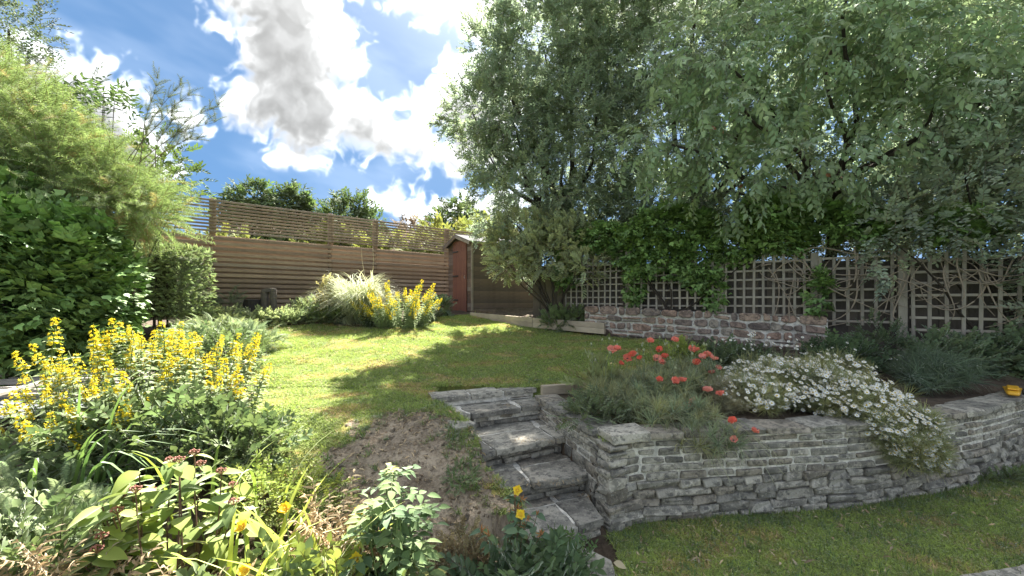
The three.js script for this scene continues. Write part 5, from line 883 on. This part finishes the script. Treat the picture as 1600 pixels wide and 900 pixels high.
// ---------------------------------------------------------------- raised bed: poppies, daisies and others
{
  const r = rngOf(1100), wiry = (() => { const g = new GB(), q = rngOf(71); for (let k = 0; k < 26; k++) { const a = q() * 6.28, v = lerp(0.7, 1.3, q()); g.blade(M4().makeRotationY(a).multiply(M4().makeRotationX(0.2 + 0.9 * q())), 0.16 * lerp(0.5, 1.2, q()), 0.004, { segs: 3, curl: 0.5 * q(), c: [v, v, v] }); } return g.build(); })();
  const t = thing('poppy_plant', 'sprawling clump of coral red poppies above the wall corner', 'flowering plant', V(1.45, 0.7, 4.1)), items = [];
  const blobs = [[1.15, 0.82, 4.1, 0.35, 0.16, 0.35], [1.55, 0.86, 4.2, 0.42, 0.2, 0.4], [1.95, 0.86, 4.5, 0.4, 0.19, 0.4], [1.4, 0.74, 3.55, 0.4, 0.14, 0.25], [1.55, 0.62, 3.28, 0.3, 0.12, 0.1], [0.95, 0.78, 3.9, 0.25, 0.12, 0.3]];
  copies('foliage', wiry, leafy([0.27, 0.31, 0.15]), inBlobs(blobs, 900, r, { shell: 0.1, lift: 0.8, vary: 0.6 }).map((M) => M.multiply(M4().makeRotationX(1.2))), t, TINT(r, 0.7, 1.3, 0.25));
  const poppy = [0, 1, 2].map((v) => { const q = rngOf(60 + v), g = new GB(); for (let j = 0; j < 5; j++) { const c = lerp(0.8, 1.2, q()); g.leaf(M4().makeRotationY(j * 1.2566 + q() * 0.4).multiply(M4().makeRotationX(-0.35 - 0.5 * q())), 0.052 * lerp(0.85, 1.15, q()), 0.066, { segs: 4, fold: 0.3, curl: -0.25, peak: 1.25, tip: 0.6, wave: 0.25, c: [c, c, c] }); } g.geo(new THREE.IcosahedronGeometry(0.009, 1), M4().makeTranslation(0, 0.012, 0), [0.1, 0.35, 0.35]); return g.build(); });
  const coral = [petalMat([0.85, 0.24, 0.17], { transmission: 0.4 }), petalMat([0.88, 0.34, 0.27], { transmission: 0.4 }), petalMat([0.80, 0.15, 0.09], { transmission: 0.4 })], stalk = leafy([0.2, 0.25, 0.12], { transmission: 0.1 });
  const heads = [[955, 549], [965, 548], [990, 557], [980, 562], [1000, 562], [970, 570], [1016, 535], [1030, 548], [1026, 562], [1032, 568], [1040, 560], [1054, 534], [1080, 547], [1088, 549], [1097, 560], [1105, 558], [1090, 570], [1115, 563], [1122, 577], [1052, 597], [1066, 597], [1106, 613], [1126, 619], [1083, 630], [1100, 644], [1145, 661], [1146, 689], [1030, 595], [1112, 585], [1072, 638], [1178, 676]];
  heads.forEach(([px, py], k) => {
    const d = py < 590 ? 3.95 + 0.35 * r() : py < 650 ? 3.7 : 3.2, p = V(((px - 800) / 640) * d, 1.75 - ((py - 470) / 640) * d, d), b = V(p.x + (r() - 0.5) * 0.25 - (py > 650 ? 0.15 : 0), 0.72, d + (py > 650 ? 0.25 : 0.1 * r()));
    part('stalk', new GB().tube(curve(b, p, py > 650 ? 0.08 : 0, r(), 5, 0.03), 0.0028, 0.002, 4).build(), stalk, t);
    const m = local('flower', poppy[k % 3], coral[Math.floor(r() * 3)], t, p.sub(t.position)); m.rotation.set((r() - 0.3) * 1.2, r() * 6, (r() - 0.5) * 1.0); m.scale.setScalar(lerp(0.75, 1.15, r()));
  });
  const pod = new GB().geo(new THREE.SphereGeometry(0.011, 8, 6), M4().makeScale(1, 1.3, 1)).geo(new THREE.CylinderGeometry(0.011, 0.008, 0.004, 8), M4().makeTranslation(0, 0.015, 0)).build();
  for (let k = 0; k < 30; k++) { const b = V(lerp(0.85, 2.1, r()), 0.74, lerp(3.7, 4.8, r())), p = b.clone().add(new THREE.Vector3((r() - 0.5) * 0.2, 0.38 + 0.25 * r(), (r() - 0.5) * 0.1)); part('stalk', new GB().tube(curve(b, p, 0, r(), 4, 0.03), 0.0024, 0.0018, 3).build(), stalk, t); local('seed_pod', pod, leafy([0.3, 0.33, 0.2], { transmission: 0 }), t, p.sub(t.position)); }
  for (let k = 0; k < 22; k++) { const x = lerp(1.15, 1.75, r()), a = V(x, 0.74, 3.5), b = V(x + 0.05 + 0.5 * r(), 0.30 + 0.3 * r(), 3.2 - 0.03 * r()); part('trailing_stem', new GB().tube(curve(a, b, 0.14, r(), 6, 0.03), 0.0026, 0.0016, 3).build(), std([0.42, 0.42, 0.27]), t); }
  // daisies
  const daisy = (() => { const g = new GB(); for (let j = 0; j < 9; j++) g.leaf(M4().makeRotationY(j * 0.698).multiply(M4().makeRotationX(-0.12)), 0.016, 0.0095, { segs: 2, fold: 0.1, curl: 0.1, peak: 1.2, tip: 0.6 }); g.geo(new THREE.SphereGeometry(0.0055, 6, 4), M4().makeScale(1, 0.6, 1), [0.85, 0.62, 0.08]); return g.build(); })();
  const dt = thing('daisy_bush', 'big mound of small white daisies spilling over the wall', 'flowering plant', V(2.9, 0.7, 4.1)), fl = [];
  const db = [[2.35, 0.82, 4.05, 0.4, 0.15, 0.38, 1.0], [2.85, 0.90, 4.15, 0.5, 0.2, 0.42, 1.8], [3.15, 0.80, 3.85, 0.45, 0.2, 0.38, 1.5], [3.3, 0.66, 3.5, 0.3, 0.14, 0.14, 0.9], [3.42, 0.50, 3.50, 0.24, 0.16, 0.08, 0.6], [3.6, 0.38, 3.54, 0.14, 0.12, 0.06, 0.22], [3.45, 0.98, 4.4, 0.35, 0.15, 0.3, 0.5], [2.9, 0.92, 4.6, 0.5, 0.16, 0.3, 0.5]];
  copies('foliage', wiry, leafy([0.29, 0.31, 0.13]), inBlobs(db, 1300, r, { shell: 0.1, lift: 0.7, vary: 0.6 }).map((M) => M.multiply(M4().makeRotationX(1.2))), dt, TINT(r, 0.7, 1.3, 0.2));
  const pts = inBlobs(db, 2900, r, { shell: 0.82, vary: 0, size: 1 });
  copies('daisies', daisy, petalMat([0.80, 0.80, 0.76], { transmission: 0.25 }), pts.map((M) => { const p = new THREE.Vector3().setFromMatrixPosition(M), u = new THREE.Vector3((r() - 0.5) * 0.9, 0.75, 0.55 + (r() - 0.5) * 0.8).normalize(); return new THREE.Matrix4().compose(p.addScaledVector(u, 0.06), new THREE.Quaternion().setFromUnitVectors(new THREE.Vector3(0, 1, 0), u), new THREE.Vector3().setScalar(lerp(0.9, 1.75, r()))); }), dt, TINT(r, 0.85, 1.05, 0.05));
  const scatter = thing('daisy_bush', 'scattered white daisies on thin stems in front of the rubble wall', 'flowering plant', V(3.4, 0.8, 5.4)), sp = inBlobs([[3.3, 1.2, 5.4, 0.6, 0.14, 0.3], [4.1, 1.12, 5.3, 0.45, 0.12, 0.3], [4.9, 1.0, 5.1, 0.3, 0.1, 0.2]], 90, r, { shell: 0.2, vary: 0 }), q = new THREE.Vector3();
  copies('daisies', daisy, petalMat([0.80, 0.80, 0.76]), sp.map((M) => { q.setFromMatrixPosition(M); return new THREE.Matrix4().compose(q.clone(), new THREE.Quaternion().setFromEuler(new THREE.Euler(0.7, 0, (r() - 0.5))), new THREE.Vector3(1.3, 1.3, 1.3)); }), scatter);
  const sg = new GB(); sp.forEach((M) => { q.setFromMatrixPosition(M); sg.tube([q.clone(), new THREE.Vector3(q.x + (r() - 0.5) * 0.1, 0.8, q.z)], 0.002, 0.002, 3); }); part('stems', sg.build(), stalk, scatter, true);
  low('wispy tan and green plant between the poppies and the daisies', 'plant', 2.05, 4.0, 0.22, 0.25, 0.28, 260, wiry, leafy([0.33, 0.31, 0.18]), 1111, { lift: 1.2 });
  low('small shrub with yellowing leaves at the end of the short timber edging', 'plant', 0.95, 4.45, 0.16, 0.12, 0.32, 70, laurelSpray, leafy([0.30, 0.33, 0.13]), 1112, { size: 0.9 });
  low('lime green leafy plant behind the poppies', 'plant', 2.15, 5.3, 0.25, 0.2, 0.35, 130, laurelSpray, limeGreen, 1113, { size: 0.7 });
  low('weedy green ground cover inside the wall corner', 'weeds', 0.75, 3.75, 0.25, 0.35, 0.14, 260, tinySpray, leafy([0.15, 0.20, 0.09]), 1114, { name: 'weeds' });
  low('dark green leafy plants in front of the right end of the rubble wall', 'plant', 4.3, 5.4, 0.4, 0.3, 0.3, 260, lowSpray, leafy([0.09, 0.15, 0.06]), 1115);
  low('mid green plants at the back of the bed behind the poppies', 'plant', 2.8, 5.4, 0.5, 0.3, 0.2, 260, lowSpray, leafy([0.12, 0.17, 0.075]), 1116);
  low('long leaved rosette plant behind the curve of the wall', 'plant', 4.9, 4.75, 0.42, 0.28, 0.36, 230, wiry, leafy([0.12, 0.175, 0.10]), 1117, { size: 1.6, lift: 1.2 });
  low('dark green shrub at the foot of the tall trellis panel', 'shrub', 5.6, 5.25, 0.55, 0.25, 0.4, 380, lowSpray, dimGreen, 1118, { size: 1.0 });
  low('dark leafy shrub in the right corner above the yellow tool', 'shrub', 6.5, 5.2, 0.55, 0.25, 0.5, 380, lowSpray, dimGreen, 1119, { size: 1.1 });
  low('soft green plant beside the end of the rubble wall', 'plant', 4.95, 5.55, 0.3, 0.2, 0.62, 220, tinySpray, leafy([0.11, 0.17, 0.08]), 1120);
  low('dark weeds at the foot of the wall at the right edge', 'weeds', 4.75, 3.93, 0.35, 0.08, 0.08, 160, tinySpray, green, 1121, { name: 'weeds', size: 0.6 });
}
// ---------------------------------------------------------------- small things
{
  const t = thing('yellow_tool', 'yellow and black plastic garden tool lying on the wall at the right edge', 'tool', V(5.5, 0.735, 4.5)), y = std([0.75, 0.40, 0.03], { roughness: 0.4 }), k = std([0.03, 0.03, 0.03], { roughness: 0.6 });
  const g = new RoundedBoxGeometry(0.32, 0.06, 0.13, 4, 0.03), P = g.attributes.position; for (let i = 0; i < P.count; i++) { const x = P.getX(i); P.setY(i, P.getY(i) * (1 - 0.5 * sstep(0, 0.16, x)) + 0.02 * Math.cos(x * 9)); P.setZ(i, P.getZ(i) * (1 - 0.35 * sstep(-0.02, -0.16, x))); } g.computeVertexNormals();
  local('body', g, y, t, new THREE.Vector3(0, 0.03, 0)); local('top_cover', new RoundedBoxGeometry(0.17, 0.03, 0.08, 3, 0.014), y, t, new THREE.Vector3(-0.02, 0.085, 0)); local('grip', new THREE.TorusGeometry(0.028, 0.012, 8, 16), k, t, new THREE.Vector3(-0.03, 0.045, 0.07)); local('wheel', new THREE.CylinderGeometry(0.02, 0.02, 0.02, 14).rotateX(Math.PI / 2), k, t, new THREE.Vector3(0.05, 0.035, 0.07)); t.rotation.y = 0.7; t.scale.set(1.6, 0.75, 1.1);
}
{
  const m = solo('fallen_leaf', new GB().leaf(M4(), 0.09, 0.055, { segs: 5, fold: 0.2, curl: 0.3 }).build(), leafy([0.62, 0.52, 0.33]), 'pale dry fallen leaf on the grass beside the paving slab', 'leaf'); m.position.copy(V(0.66, 0.05, 2.66)); m.rotation.set(0.1, 1.2, 0.2);
}
scene.traverse((o) => { if (o.isMesh) { o.castShadow = true; o.receiveShadow = true; } });
renderer.render(scene, camera);
